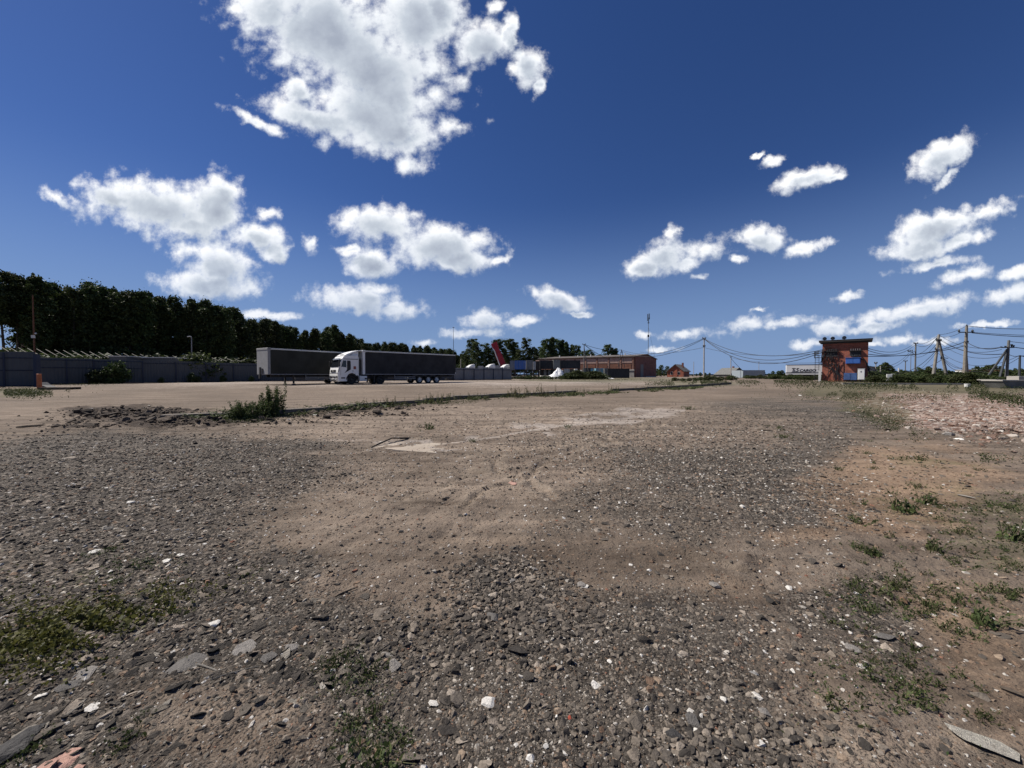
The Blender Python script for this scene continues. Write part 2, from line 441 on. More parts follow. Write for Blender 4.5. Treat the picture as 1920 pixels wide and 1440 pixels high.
# ------------------------------------------------------------------ ground
def make_ground():
    front = np.linspace(R(-74), R(74), 620)
    side = np.linspace(R(74), R(286), 90)[1:-1]
    ang = np.concatenate([front, side])                   # clockwise from +Y
    rad = np.concatenate([[0.25, .6, .9], np.geomspace(1.15, 70, 400), np.geomspace(72, 5000, 60)])
    A, Rr = np.meshgrid(ang, rad)
    x = (np.sin(A) * Rr).ravel(); y = (np.cos(A) * Rr).ravel()
    z = HF(x, y)
    V = np.stack([x, y, z], 1)
    na, nr = len(ang), len(rad)
    i = np.arange(nr - 1)[:, None] * na; j = np.arange(na)[None, :]; j2 = (j + 1) % na
    F = np.stack([i + j, i + j2, i + na + j2, i + na + j], -1).reshape(-1, 4)
    V = np.concatenate([V, [[0, 0, H1(0, 0)]]])
    me = np_mesh('ground', V, F[:, ::-1], smooth=True)
    zo = zones(V[:, 0], V[:, 1])
    for nm, a in zip('gdpsbmwtu', zo):
        at = me.attributes.new('zone_' + nm, 'FLOAT', 'POINT'); at.data.foreach_set('value', a.astype(np.float32))
    m = bpy.data.materials.new('ground_soil'); m.use_nodes = True
    w = NT(m.node_tree); b = w.N['Principled BSDF']
    oc = w.n('ShaderNodeTexCoord').outputs['Object']
    def at(nm): 
        a = w.n('ShaderNodeAttribute'); a.attribute_name = 'zone_' + nm; return a.outputs['Fac']
    nB = w.noise(oc, .7, 5, .6); nM = w.noise(oc, 4.0, 6, .65); nF = w.noise(oc, 28., 6, .7); nL = w.noise(oc, .13, 4, .55)
    def edge(a, lo=.3, hi=.6, amp=.55):
        k = w.m('ADD', w.m('MULTIPLY', w.m('SUBTRACT', nM, .5), amp), w.m('MULTIPLY', w.m('SUBTRACT', nF, .5), amp * 1.1))
        return w.sstep(w.m('ADD', a, k), lo, hi)
    # brown dusty dirt
    c = w.ramp(nM, [(.3, (.115, .088, .068)), (.5, (.165, .130, .102)), (.72, (.215, .172, .138))])
    c = w.mix(w.sstep(nB, .35, .65), c, (.165, .132, .104, 1))
    # crumbled asphalt and gravel
    vc = w.vor(oc, 55., out='Color'); vs = w.n('ShaderNodeSeparateColor'); w.put(vs.inputs[0], vc)
    gc = w.ramp(vs.outputs[0], [(0, (.05, .044, .038)), (.45, (.105, .090, .076)), (.8, (.165, .143, .120)), (.93, (.28, .245, .21)), (1, (.60, .55, .48))])
    gc2 = w.mix(w.sstep(nF, .4, .6), gc, (.078, .067, .057, 1))
    gm = edge(at('g'), .18, .80, .8)
    c = w.mix(gm, c, gc2)
    # pale specks and chips lying everywhere
    v2 = w.vor(oc, 17., out='Color'); s2 = w.n('ShaderNodeSeparateColor'); w.put(s2.inputs[0], v2)
    d2 = w.vor(oc, 17.)
    chip = w.m('MULTIPLY', w.m('GREATER_THAN', s2.outputs[1], .86), w.m('LESS_THAN', d2, w.m('MULTIPLY_ADD', s2.outputs[2], .28, .06)))
    chip = w.m('MULTIPLY', chip, w.m('MULTIPLY_ADD', gm, .75, .1))
    c = w.mix(chip, c, w.ramp(s2.outputs[0], [(0, (.16, .14, .125)), (.6, (.30, .27, .24)), (1, (.58, .54, .49))]))
    dm = edge(at('d'), .2, .75, .7)
    c = w.mix(dm, c, w.ramp(nM, [(.3, (.165, .130, .103)), (.55, (.22, .176, .140)), (.75, (.275, .225, .18))]))
    sm = edge(at('s'), .15, .85, .8)
    c = w.mix(w.m('MULTIPLY', sm, .85), c, w.ramp(nF, [(.3, (.19, .128, .085)), (.6, (.28, .20, .14)), (.8, (.40, .315, .24))]))
    pm = edge(at('p'), .3, .62, .7)
    c = w.mix(pm, c, w.ramp(nM, [(.3, (.225, .19, .165)), (.55, (.33, .285, .25)), (.75, (.42, .37, .32))]))
    vb = w.vor(oc, 7., out='Color'); sb = w.n('ShaderNodeSeparateColor'); w.put(sb.inputs[0], vb)
    bc = w.ramp(sb.outputs[0], [(0, (.12, .085, .065)), (.35, (.24, .15, .115)), (.6, (.27, .20, .165)), (.85, (.36, .30, .26)), (1, (.52, .46, .41))])
    c = w.mix(edge(at('b'), .3, .6), c, bc)
    tr_ = w.m('MULTIPLY', w.m('SUBTRACT', edge(at('u'), .2, .9, .6), w.m('MULTIPLY', at('t'), .6)), .6)
    c = w.mix(tr_, c, w.ramp(nF, [(.3, (.20, .162, .128)), (.7, (.30, .25, .20))]))
    c = w.mix(w.m('MULTIPLY', edge(at('m'), .38, .75, 1.0), .5), c, w.ramp(nF, [(.35, (.045, .052, .022)), (.65, (.10, .105, .045))]))
    c = w.mix(w.m('MULTIPLY', edge(at('w'), .3, .7), .85), c, (.055, .042, .034, 1))
    big = w.ramp(nL, [(.3, .78), (.7, 1.16)])
    # wheel-compacted streaks and drifted dust along the way the lorries turn
    mp = w.n('ShaderNodeMapping'); w.put(mp.inputs[0], oc); mp.inputs['Rotation'].default_value = (0, 0, R(-52)); mp.inputs['Scale'].default_value = (.32, 3.6, 1)
    st = w.noise(mp.outputs[0], 1.0, 5, .6, .4)
    mp2 = w.n('ShaderNodeMapping'); w.put(mp2.inputs[0], oc); mp2.inputs['Rotation'].default_value = (0, 0, R(-12)); mp2.inputs['Scale'].default_value = (.22, 2.4, 1)
    st2 = w.noise(mp2.outputs[0], 1.0, 5, .6, .4)
    c = w.mix(1., c, w.ramp(st, [(.30, (.64, .62, .60)), (.5, (1, 1, 1)), (.70, (1.32, 1.30, 1.27))]), 'MULTIPLY')
    c = w.mix(1., c, w.ramp(st2, [(.32, (.80, .79, .78)), (.5, (1, 1, 1)), (.68, (1.14, 1.13, 1.12))]), 'MULTIPLY')
    c = w.mix(1., c, big, 'MULTIPLY')
    w.put(b.inputs['Base Color'], c); b.inputs['Roughness'].default_value = .95; b.inputs['Specular IOR Level'].default_value = .15
    hgt = w.m('ADD', w.m('MULTIPLY', nF, .55), w.m('MULTIPLY', w.m('SUBTRACT', .7, w.vor(oc, 55.)), w.m('MULTIPLY_ADD', gm, .8, .12)))
    hgt = w.m('ADD', hgt, w.m('MULTIPLY', w.noise(oc, 110., 4, .7), .3))
    b1 = w.n('ShaderNodeBump'); b1.inputs['Strength'].default_value = .9; b1.inputs['Distance'].default_value = .018
    w.put(b1.inputs['Height'], hgt)
    b2 = w.n('ShaderNodeBump'); b2.inputs['Strength'].default_value = .8; b2.inputs['Distance'].default_value = .10
    w.put(b2.inputs['Height'], w.noise(oc, 5., 7, .68)); w.put(b2.inputs['Normal'], b1.outputs[0])
    w.put(b.inputs['Normal'], b2.outputs[0])
    me.materials.append(m)
    o = link('ground', me); tag(o, kind='structure')
    return o
make_ground()

# ------------------------------------------------------------------ loose stones
def rock_mesh(seed, flat=.5, n=13, elong=1.3):
    rg = random.Random(seed); bm = bmesh.new()
    for i in range(n):
        v = Vector((rg.gauss(0, 1), rg.gauss(0, 1), rg.gauss(0, 1))).normalized() * rg.uniform(.8, 1.05) * .5
        bm.verts.new((v.x * elong, v.y, v.z * flat))
    r = bmesh.ops.convex_hull(bm, input=bm.verts)
    for v in [v for v in bm.verts if not v.link_faces]: bm.verts.remove(v)
    me = bpy.data.meshes.new('stone'); bm.to_mesh(me); bm.free()
    return me
def scatter(name, P_, rot, scl, idx, variants, material, label, cat):
    c = bpy.data.collections.new(name + '_kinds')
    for i, me in enumerate(variants):
        me = me.copy()
        if not me.materials: me.materials.append(material)
        else: me.materials[0] = material
        ob = bpy.data.objects.new('%s_kind_%02d' % (name, i), me); c.objects.link(ob)
    me = bpy.data.meshes.new(name); me.vertices.add(len(P_)); me.vertices.foreach_set('co', np.asarray(P_, np.float32).ravel())
    for nm, a in (('rot', rot), ('scl', scl)):
        at = me.attributes.new(nm, 'FLOAT_VECTOR', 'POINT'); at.data.foreach_set('vector', np.asarray(a, np.float32).ravel())
    at = me.attributes.new('pick', 'INT', 'POINT'); at.data.foreach_set('value', np.asarray(idx, np.int32))
    o = link(name, me)
    g = bpy.data.node_groups.new(name, 'GeometryNodeTree')
    g.interface.new_socket('Geometry', in_out='INPUT', socket_type='NodeSocketGeometry')
    g.interface.new_socket('Geometry', in_out='OUTPUT', socket_type='NodeSocketGeometry')
    w = NT(g); gi = w.n('NodeGroupInput'); go = w.n('NodeGroupOutput')
    ci = w.n('GeometryNodeCollectionInfo'); ci.inputs[0].default_value = c; ci.inputs['Separate Children'].default_value = True; ci.inputs['Reset Children'].default_value = True
    ip = w.n('GeometryNodeInstanceOnPoints'); ip.inputs['Pick Instance'].default_value = True
    def attr(nm, dt):
        a = w.n('GeometryNodeInputNamedAttribute', data_type=dt); a.inputs[0].default_value = nm
        return a.outputs[0]
    w.put(ip.inputs['Points'], gi.outputs[0]); w.put(ip.inputs['Instance'], ci.outputs[0])
    w.put(ip.inputs['Instance Index'], attr('pick', 'INT')); w.put(ip.inputs['Rotation'], attr('rot', 'FLOAT_VECTOR')); w.put(ip.inputs['Scale'], attr('scl', 'FLOAT_VECTOR'))
    w.put(go.inputs[0], ip.outputs[0])
    md = o.modifiers.new('scatter', 'NODES'); md.node_group = g
    tag(o, label, cat, kind='stuff')
    return o
rng = np.random.default_rng(7)
def ring_points(n, r0, r1, half=74):
    """more points close by: even in the logarithm of the distance"""
    r = r0 * (r1 / r0) ** rng.random(n); a = R(half) * (rng.random(n) * 2 - 1)
    return np.sin(a) * r, np.cos(a) * r, r
def stone_field(name, n, r0, r1, k, cap, weight, variants, material, label, cat, sink=.25, tilt=.35, pw=2.7):
    x, y, r = ring_points(n, r0, r1)
    s = np.maximum(k * r, .006) * rng.random(n) ** (-1 / pw)
    zo = zones(x, y); wgt = weight(zo, x, y) * np.minimum(1, (.022 / np.maximum(k * r, .006)) ** .5)
    keep = (rng.random(n) < wgt) & (s < cap)
    x, y, r, s = x[keep], y[keep], r[keep], s[keep]
    z = HF(x, y)
    nn = len(x)
    rot = np.stack([rng.normal(0, tilt, nn), rng.normal(0, tilt, nn), rng.random(nn) * 6.283], 1)
    sv = s[:, None] * rng.uniform(.75, 1.3, (nn, 3))
    Pn = np.stack([x, y, z + s * (.5 * .5 - sink)], 1)
    return scatter(name, Pn, rot, sv, rng.integers(0, len(variants), nn), variants, material, label, cat)
rocks = [rock_mesh(i, .62, 14, 1.2) for i in range(9)]
flats = [rock_mesh(100 + i, .24, 12, 1.35) for i in range(7)]
m_grey = stonemat('gravel_grey', [(0, (.042, .037, .033)), (.35, (.092, .079, .067)), (.7, (.160, .136, .112)), (.92, (.24, .20, .162)), (1, (.34, .29, .24))])
m_white = stonemat('gravel_white', [(0, (.30, .275, .24)), (.5, (.50, .46, .41)), (1, (.74, .71, .66))])
m_warm = stonemat('gravel_warm', [(0, (.13, .085, .06)), (.4, (.22, .15, .105)), (.93, (.30, .23, .17)), (1, (.26, .12, .08))])
m_flake = stonemat('flake_slate', [(0, (.040, .036, .032)), (.4, (.088, .077, .067)), (.75, (.155, .135, .114)), (.93, (.24, .21, .175)), (1, (.46, .42, .36))], .8)
m_clod = stonemat('clod_soil', [(0, (.045, .034, .027)), (1, (.11, .086, .068))])
m_brick = stonemat('brick_rubble', [(0, (.10, .075, .06)), (.3, (.22, .13, .095)), (.55, (.27, .20, .165)), (.85, (.36, .31, .27)), (1, (.58, .54, .48))])
stone_field('gravel', 210000, 1.05, 24, .0034, .07, lambda z, x, y: np.clip((z[0] + .5*(fbm(x*2.2, y*2.2, 61)-.5)) * 1.05 - z[8] * .4 - z[1] * .45 - z[2] * .8 - z[3] * .35, .10, 1), rocks, m_grey, 'loose grey gravel and crumbled asphalt covering the near ground', 'gravel')
stone_field('asphalt_flakes', 42000, 1.05, 14, .0070, .13, lambda z, x, y: np.clip(z[0] * .9 - z[1] * .6 - z[2] * .8, .01, 1) * np.where(x < 0.15 * y - .1, .8, .28), flats, m_grey, 'flat dark flakes of broken asphalt lying thickest on the left', 'rubble', sink=.3, tilt=.16)
stone_field('pale_pebbles', 26000, 1.05, 40, .0036, .05, lambda z, x, y: np.clip(.18 + z[0] * .62 - z[1] * .1, .03, 1), rocks, m_white, 'small whitish pebbles sprinkled over the dark gravel', 'pebbles')
stone_field('brown_pebbles', 60000, 1.05, 30, .0032, .05, lambda z, x, y: np.clip(.35 + z[3] * .5 + z[0] * .3 - z[2] * .3, .02, 1), rocks, m_warm, 'sandy brown pebbles mixed into the bare soil', 'pebbles')

# ================================================================== materials for things
white = mat('white_paint', (.74, .74, .72), .4, vary=.05, dirt=((.5, .47, .42), .3), scale=1.2)
off_white = mat('off_white', (.55, .55, .53), .6, vary=.08, scale=2, dirt=((.35, .32, .28), .4))
black = mat('black_paint', (.012, .012, .014), .55, vary=.3)
rubber = mat('rubber', (.018, .018, .018), .85, vary=.2)
glassm = mat('dark_glass', (.010, .012, .015), .12, vary=.1, spec=.6)
curtain_m = mat('grey_tarpaulin', (.034, .035, .038), .9, spec=.12, vary=.2, scale=.8, bump=.3, bscale=3)
curtain_m2 = mat('olive_grey_tarpaulin', (.038, .038, .033), .9, spec=.12, vary=.2, scale=.6, bump=.3, bscale=3)
frame_m = mat('chassis_dark', (.025, .024, .024), .6, vary=.3)
alu = mat('galvanised', (.20, .20, .21), .6, .2, vary=.12)
hubm = mat('hub_white', (.55, .55, .54), .5)
fence_m = mat('fence_sheet', (.062, .068, .075), .65, vary=.12, scale=.7, dirt=((.045, .045, .045), .4))
fence_m2 = mat('fence_sheet_lit', (.16, .165, .175), .6, vary=.12, scale=.7, dirt=((.14, .14, .14), .4))  # lit copy of the fence sheet, sunlight put into a lighter grey
fence_post = mat('fence_post_blue', (.016, .024, .048), .6)
rust = mat('rust', (.23, .085, .04), .85, vary=.3, scale=4, dirt=((.09, .04, .02), .6))
orange = mat('orange_paint', (.42, .13, .05), .7, vary=.2, scale=5, dirt=((.2, .08, .04), .5))
conc = mat('concrete', (.34, .32, .29), .9, vary=.15, scale=2, bump=.5, bscale=12, dirt=((.2, .185, .165), .5))
conc_d = mat('concrete_dusty', (.13, .112, .095), .95, vary=.2, scale=3, bump=.6, bscale=10, dirt=((.12, .10, .085), .6))
conc_dk = mat('concrete_dark', (.13, .13, .125), .9, vary=.2, scale=2, bump=.5)
poletop = mat('dark_fitting', (.04, .045, .05), .7)
wire_m = mat('cable_black', (.015, .016, .02), .7)
redm = mat('crane_red', (.30, .010, .020), .45, vary=.2, scale=1)
blue = mat('blue_paint', (.035, .11, .36), .55, vary=.12, scale=2)
blue_pale = mat('blue_pale_paint', (.16, .33, .42), .6, vary=.15)
bark = mat('bark', (.07, .055, .042), .95, vary=.3, scale=6, bump=.6)
bark_birch = mat('bark_birch', (.40, .38, .34), .9, vary=.35, scale=5)
stem_m = mat('weed_stem', (.085, .085, .038), .8)
roof_m = mat('roof_felt', (.10, .085, .078), .9, vary=.2, scale=.5, dirt=((.18, .16, .145), .4))
pile_white = mat('white_heap', (.80, .80, .80), .9, vary=.05, bump=.8, bscale=3)
redsign = mat('red_brown_sticker', (.22, .045, .03), .5)
leaf_dark = leafmat('leaf_forest', (.018, .030, .008), (.060, .080, .026), .22)
leaf_mid = leafmat('leaf_grove', (.035, .058, .018), (.075, .098, .036), .25)
leaf_bush = leafmat('leaf_bush', (.028, .044, .012), (.066, .080, .028), .3)
leaf_weed = leafmat('leaf_weed', (.036, .052, .016), (.088, .104, .036), .3)
leaf_dry = leafmat('leaf_dry', (.075, .070, .03), (.125, .11, .055), .3)

def brickmat(name, c1, c2, mortar, sc_=1.0, dirt=.5):
    m = bpy.data.materials.new(name); m.use_nodes = True
    w = NT(m.node_tree); b = w.N['Principled BSDF']
    oc = w.n('ShaderNodeTexCoord').outputs['Object']
    sx = w.n('ShaderNodeSeparateXYZ'); w.put(sx.inputs[0], oc)
    cb = w.n('ShaderNodeCombineXYZ'); w.put(cb.inputs[0], w.m('ADD', sx.outputs[0], sx.outputs[1])); w.put(cb.inputs[1], sx.outputs[2])
    bt = w.n('ShaderNodeTexBrick'); w.put(bt.inputs[0], cb.outputs[0])
    bt.inputs['Color1'].default_value = (*c1, 1); bt.inputs['Color2'].default_value = (*c2, 1); bt.inputs['Mortar'].default_value = (*mortar, 1)
    bt.inputs['Scale'].default_value = 1.0; bt.inputs['Brick Width'].default_value = .26 * sc_; bt.inputs['Row Height'].default_value = .077 * sc_
    bt.inputs['Mortar Size'].default_value = .008 * sc_
    n = w.noise(oc, .9, 7, .65); n2 = w.noise(oc, .35, 4, .6)
    c = w.mix(1., bt.outputs[0], w.ramp(n, [(.3, .6), (.7, 1.3)]), 'MULTIPLY')
    c = w.mix(w.m('MULTIPLY', w.sstep(n2, .5, .7), dirt), c, (*mortar, 1))
    w.put(b.inputs['Base Color'], c); b.inputs['Roughness'].default_value = .9
    bn = w.n('ShaderNodeBump'); bn.inputs['Strength'].default_value = .6; bn.inputs['Distance'].default_value = .02; bn.invert = True
    w.put(bn.inputs['Height'], bt.outputs['Fac']); w.put(b.inputs['Normal'], bn.outputs[0])
    MATS[name] = m
    return m
brick_red = brickmat('brick_red', (.34, .092, .050), (.22, .062, .038), (.20, .13, .10), 1.9, .25)
brick_old = brickmat('brick_old', (.26, .12, .085), (.19, .085, .06), (.24, .19, .165), 1.5, .45)
brick_dark = brickmat('brick_dark', (.20, .06, .042), (.15, .05, .038), (.14, .09, .075), 1.5, .2)

# ================================================================== lorry and trailers
def wheel(parent, x, y, r=.5, wd=.34, side=1, hub=None, name='wheel', twin=False):
    """tyre (lathe) with a hub disc facing side (+1 = +y)"""
    prof = [(-wd/2, r*.62), (-wd/2, r*.93), (-wd/2+.05, r), (wd/2-.05, r), (wd/2, r*.93), (wd/2, r*.62), (wd/2-.08, r*.58), (-wd/2+.08, r*.58)]
    V = []; F = []; n = 28
    for j in range(n):
        a = 2*math.pi*j/n
        for (t, q) in prof: V.append((math.cos(a)*q, t, math.sin(a)*q))
    k = len(prof)
    for j in range(n):
        for i in range(k): F.append((j*k+i, j*k+(i+1)%k, ((j+1)%n)*k+(i+1)%k, ((j+1)%n)*k+i))
    w_ = MB().add(V, F).build(name, rubber, parent, smooth=False, loc=(x, y, r))
    rim = MB(); V = []; F = []
    rp = [(.02, r*.60), (-.05, r*.50), (-.07, r*.32), (.04, r*.30), (.07, r*.16), (.07, .001)]
    for j in range(n):
        a = 2*math.pi*j/n
        for (t, q) in rp: V.append((math.cos(a)*q, side*(wd/2-.06+t), math.sin(a)*q))
    k = len(rp)
    for j in range(n):
        for i in range(k-1): F.append((j*k+i, j*k+i+1, ((j+1)%n)*k+i+1, ((j+1)%n)*k+i))
    rim.add(V, F).build('rim', hub or hubm, w_, smooth=True)
    return w_
def curtain_mesh(x0, x1, y, z0, z1, side):
    """tarpaulin wall, slightly bellied between its straps, with a thickness"""
    nx, nz = 80, 6; V = []; F = []
    for i in range(nx+1):
        for j in range(nz+1):
            x = x0 + (x1-x0)*i/nx; z = z0 + (z1-z0)*j/nz
            bel = .025*math.sin(math.pi*j/nz)*(0.4+abs(math.sin(i*math.pi/5))) + .006*math.sin(i*1.7+j)
            V.append((x, y+side*bel, z))
    for i in range(nx):
        for j in range(nz):
            a = i*(nz+1)+j; F.append((a, a+1, a+nz+2, a+nz+1))
    return V, F
def trailer_body(parent, xf, L, cur_m, front_m=white, rear_light=True, wheels=(7.6, 8.9, 10.2), name='trailer', side=1, legs=True, zb=1.12, zt=3.95):
    """box trailer whose front wall is at x=xf and which runs toward -x"""
    xr = xf - L; hw = 1.25
    body = MB().box(xr, xf, -hw+.04, hw-.04, zb+.05, zt-.06).build(name, cur_m, parent, bevel=.02)
    V, F = curtain_mesh(xr+.12, xf-.28, side*(hw-.03), zb+.16, zt-.16, side)
    c = MB().add(V, F); V2, F2 = curtain_mesh(xr+.12, xf-.28, side*(hw-.05), zb+.16, zt-.16, side)
    c.add(V2, [tuple(reversed(f)) for f in F2])
    c.build('curtain', cur_m, body, smooth=True)
    rl = MB().box(xr, xf, -hw, hw, zt-.06, zt).box(xr, xf, side*hw-.03*side-.02, side*hw-.03*side+.05, zt-.16, zt-.03)
    rl.build('roof', off_white, body, bevel=.01)
    MB().box(xf-.26, xf+.02, -hw-.005, hw+.005, zb+.02, zt-.10).build('front_wall', front_m, body, bevel=.04)
    MB().box(xf-.34, xf+.05, -hw-.02, hw+.02, zt-.22, zt+.03).build('roof_cap', front_m, body, bevel=.05, seg=3)
    MB().box(xr+.05, xf-.27, side*(hw-.01)-.03, side*(hw-.01)+.03, zb, zb+.10).build('side_rail', alu, body)
    MB().box(xr-.02, xr+.12, -hw-.01, hw+.01, zb+.0, zt-.08).build('rear_frame', frame_m, body)
    if side: MB().box(xr-.03, xr+.06, side*hw-.12, side*hw+.02, zb+.12, zb+.34).build('tail_lamp', hubm, body)
    # straps and buckles along the curtain
    for i in range(12):
        x = xf - .9 - i*(L-1.4)/12
        MB().box(x-.02, x+.02, side*(hw+.012)-.006, side*(hw+.012)+.006, zb+.02, zb+.26).build('strap', frame_m, body)
    fr = MB()
    for y in (-.45, .45): fr.box(xr+.1, xf-.6, y-.06, y+.06, zb-.28, zb+.03)
    for i in range(8): fr.box(xf-1.2-i*1.6, xf-1.1-i*1.6, -hw+.1, hw-.1, zb-.12, zb)
    fr.box(xr+.02, xr+.12, -1.15, 1.15, .42, .56); fr.box(xr+.05, xr+.10, -.9, -.8, .5, zb); fr.box(xr+.05, xr+.10, .8, .9, .5, zb)
    fr.box(xf-L*.86, xf-L*.54, -.55, .55, .55, .85)
    fr.build('underframe', frame_m, parent)
    for s in (1, -1):
        sg = MB()
        for z in (.62, .84): sg.box(xf-L*.52, xf-L*.30, s*1.18-.02, s*1.18+.02, z-.05, z+.05)
        sg.box(xf-L*.52, xf-L*.515, s*1.18-.03, s*1.18+.03, .55, zb); sg.box(xf-L*.305, xf-L*.30, s*1.18-.03, s*1.18+.03, .55, zb)
        sg.build('side_guard', alu, parent)
    if legs:
        for s in (1, -1):
            MB().box(xf-2.9, xf-2.76, s*.95-.08, s*.95+.08, .12, zb).box(xf-2.98, xf-2.68, s*.95-.14, s*.95+.14, 0.0, .10).build('landing_leg', frame_m, parent)
    for a in wheels:
        for s in (1, -1): wheel(parent, xf-a, s*1.07, side=s)
    for a in (wheels[0]-.62, wheels[0]+.66, wheels[1]+.66):
        MB().prism([(xf-a-.5, .95), (xf-a-.3, 1.08), (xf-a+.3, 1.08), (xf-a+.5, .95), (xf-a+.5, .92), (xf-a-.5, .92)], .82, 1.24).build('mudguard', frame_m, parent)
    return body

def cab(parent, x0, white=white, accent=True):
    """lorry cab with its front at x=x0, running toward -x; returns the cab shell"""
    prof = [(-.06, .36), (-.0, .50), (.02, 1.0), (-.02, 1.62), (-.10, 1.95), (-.42, 2.82), (-.50, 2.96), (-.66, 3.18), (-.92, 3.30), (-2.28, 3.36), (-2.30, 1.02), (-2.05, 1.02),
            (-2.02, 1.06), (-1.9, 1.20), (-1.55, 1.32), (-1.2, 1.20), (-1.06, 1.02), (-1.02, .9), (-1.0, .36)]
    c = MB().prism([(x0+p, q) for p, q in prof], -1.24, 1.24).build('cab', white, parent, bevel=.035, seg=3)
    def slab(name, pr, ya, yb, m, par=c, bv=.0): return MB().prism([(x0+p, q) for p, q in pr], ya, yb).build(name, m, par, bevel=bv)
    # windscreen lies proud of the sloping front
    slab('windscreen', [(-.085, 1.98), (-.405, 2.80), (-.375, 2.81), (-.055, 1.99)], -1.14, 1.14, glassm)
    slab('visor', [(-.36, 2.83), (-.44, 2.98), (-.40, 2.99), (-.18, 2.80)], -1.12, 1.12, glassm, bv=.01)
    slab('grille', [(-.0, 1.42), (-.02, 1.66), (.02, 1.66), (.035, 1.42)], -.86, .55, black)
    slab('grille', [(.01, .98), (.01, 1.22), (.035, 1.22), (.035, .98)], -1.2, 1.2, white, bv=.01)
    slab('grille', [(.0, .74), (.01, .92), (.05, .92), (.04, .74)], -.72, .6, black)
    slab('number_plate', [(.05, .60), (.05, .74), (.065, .74), (.065, .60)], -.35, .18, off_white)
    slab('grille', [(-.0, .44), (.0, .58), (.045, .58), (.035, .44)], -.72, .6, black)
    slab('front_seam', [(.0, 1.27), (.0, 1.33), (.028, 1.33), (.028, 1.27)], -1.22, 1.22, black)
    for s in (1, -1):
        slab('headlight', [(-.02, .70), (-.02, .98), (.05, .96), (.055, .72)], s*.96-.17, s*.96+.17, frame_m, bv=.02)
        slab('fog_light', [(-.02, .50), (-.02, .60), (.045, .60), (.045, .50)], s*.95-.13, s*.95+.13, frame_m)
        y = s*1.245
        slab('corner_vane', [(-.02, 1.45), (-.10, 1.92), (-.16, 1.92), (-.12, 1.45)], y-.01, y+.015, frame_m)
        # side window, dark rear quarter, door line, sleeper window, step, rain strip
        slab('side_window', [(-.36, 2.02), (-.58, 2.72), (-.92, 2.72), (-.92, 1.95)], y-.02, y+.012, glassm)
        slab('door_gap', [(-.28, 1.05), (-.31, 1.9), (-.60, 2.76), (-.62, 2.76), (-.33, 1.9), (-.30, 1.05)], y-.02, y+.004, black)
        slab('dark_quarter', [(-1.02, 2.72), (-1.38, 2.72), (-1.42, 2.5), (-1.42, 1.72), (-.72, 1.30), (-1.0, 1.7)], y-.02, y+.010, black)  # plain black panel behind the side window
        slab('rain_strip', [(-.66, 2.86), (-.66, 2.92), (-2.25, 2.92), (-2.25, 2.86)], y-.02, y+.012, black)
        slab('step', [(-.34, .68), (-.34, .82), (-.78, .82), (-.78, .68)], y-.02, y+.01, black)
        slab('door_handle', [(-1.0, 1.52), (-1.0, 1.60), (-1.14, 1.60), (-1.14, 1.52)], y, y+.035, black)
        slab('fuel_cap', [(-1.62, 1.50), (-1.62, 1.58), (-1.72, 1.58), (-1.72, 1.50)], y-.01, y+.012, black)
        # mirror on its arm
        a = MB().tube([(x0-.28, s*1.22, 2.62), (x0-.06, s*1.44, 2.62)], .02).build('mirror_arm', black, c)
        MB().box(x0-.14, x0-.02, s*1.44-.11, s*1.44+.11, 2.02, 2.68).build('mirror', black, a, bevel=.03)
        wheel(parent, x0-1.55, s*1.03, r=.52, wd=.33, side=s, hub=frame_m)
        # wheel arch lip
        arc = [(x0-1.55+math.cos(t)*.60, .55+math.sin(t)*.62) for t in [i*math.pi/10 for i in range(11)]]
        arc2 = [(x0-1.55+math.cos(t)*.67, .55+math.sin(t)*.69) for t in [i*math.pi/10 for i in range(10, -1, -1)]]
        MB().prism(arc+arc2, s*1.25-.02, s*1.25+.012).build('wheel_arch', black, c)
    return c

# --- lorry with grey curtain trailer
TR = (-19.4, 42.9)
def place_z(x, y): return H1(x, y) - .01
lorry = empty('articulated_lorry', (TR[0]-.707*1.25, TR[1]+.707*1.25, place_z(-18, 46)), R(225),
              'white cab lorry with a long dark grey curtain trailer parked before the fence', 'lorry', 'lorries and trailers in the yard')
c = cab(lorry, 0)
d = MB().prism([(-.72, 3.28), (-1.1, 3.50), (-1.7, 3.76), (-2.35, 3.93), (-2.78, 3.99), (-2.78, 3.90), (-2.3, 3.80), (-1.7, 3.58), (-1.35, 3.36)], -1.12, 1.12)
d.build('roof_deflector', white, c, bevel=.04, seg=3)
MB().prism([(-1.5, 3.36), (-1.8, 3.60), (-2.4, 3.80), (-2.4, 3.36)], -1.0, 1.0).build('deflector_base', white, c)
MB().prism([(-1.0, 3.345), (-.84, 3.43), (-1.05, 3.47), (-1.15, 3.44)], -.45, .45).build('roof_hatch', black, c)
MB().box(-2.02, -1.74, 1.24, 1.256, 1.75, 2.08).build('door_sticker', redsign, c)
def text_mesh(nm, body, size, m, parent, loc, rot, scl=(1, 1, 1), shear=0, offset=0, center=True):
    cu = bpy.data.curves.new(nm, 'FONT'); cu.body = body; cu.size = size; cu.extrude = .006; cu.shear = shear; cu.offset = offset
    if center: cu.align_x = 'CENTER'
    tmp = bpy.data.objects.new('tmp', cu); COL.objects.link(tmp); bpy.context.view_layer.update()
    me = bpy.data.meshes.new_from_object(tmp.evaluated_get(bpy.context.evaluated_depsgraph_get()))
    bpy.data.objects.remove(tmp); me.materials.clear(); me.materials.append(m)
    return link(nm, me, parent, loc, rot, scl)
text_mesh('cab_lettering', 'STRALIS', .20, frame_m, c, (-.575, -.05, 3.04), (R(54), 0, R(90)), offset=.008)
text_mesh('grille_lettering', 'IVECO', .13, hubm, c, (.04, -.15, 1.50), (R(88), 0, R(90)), offset=.004)
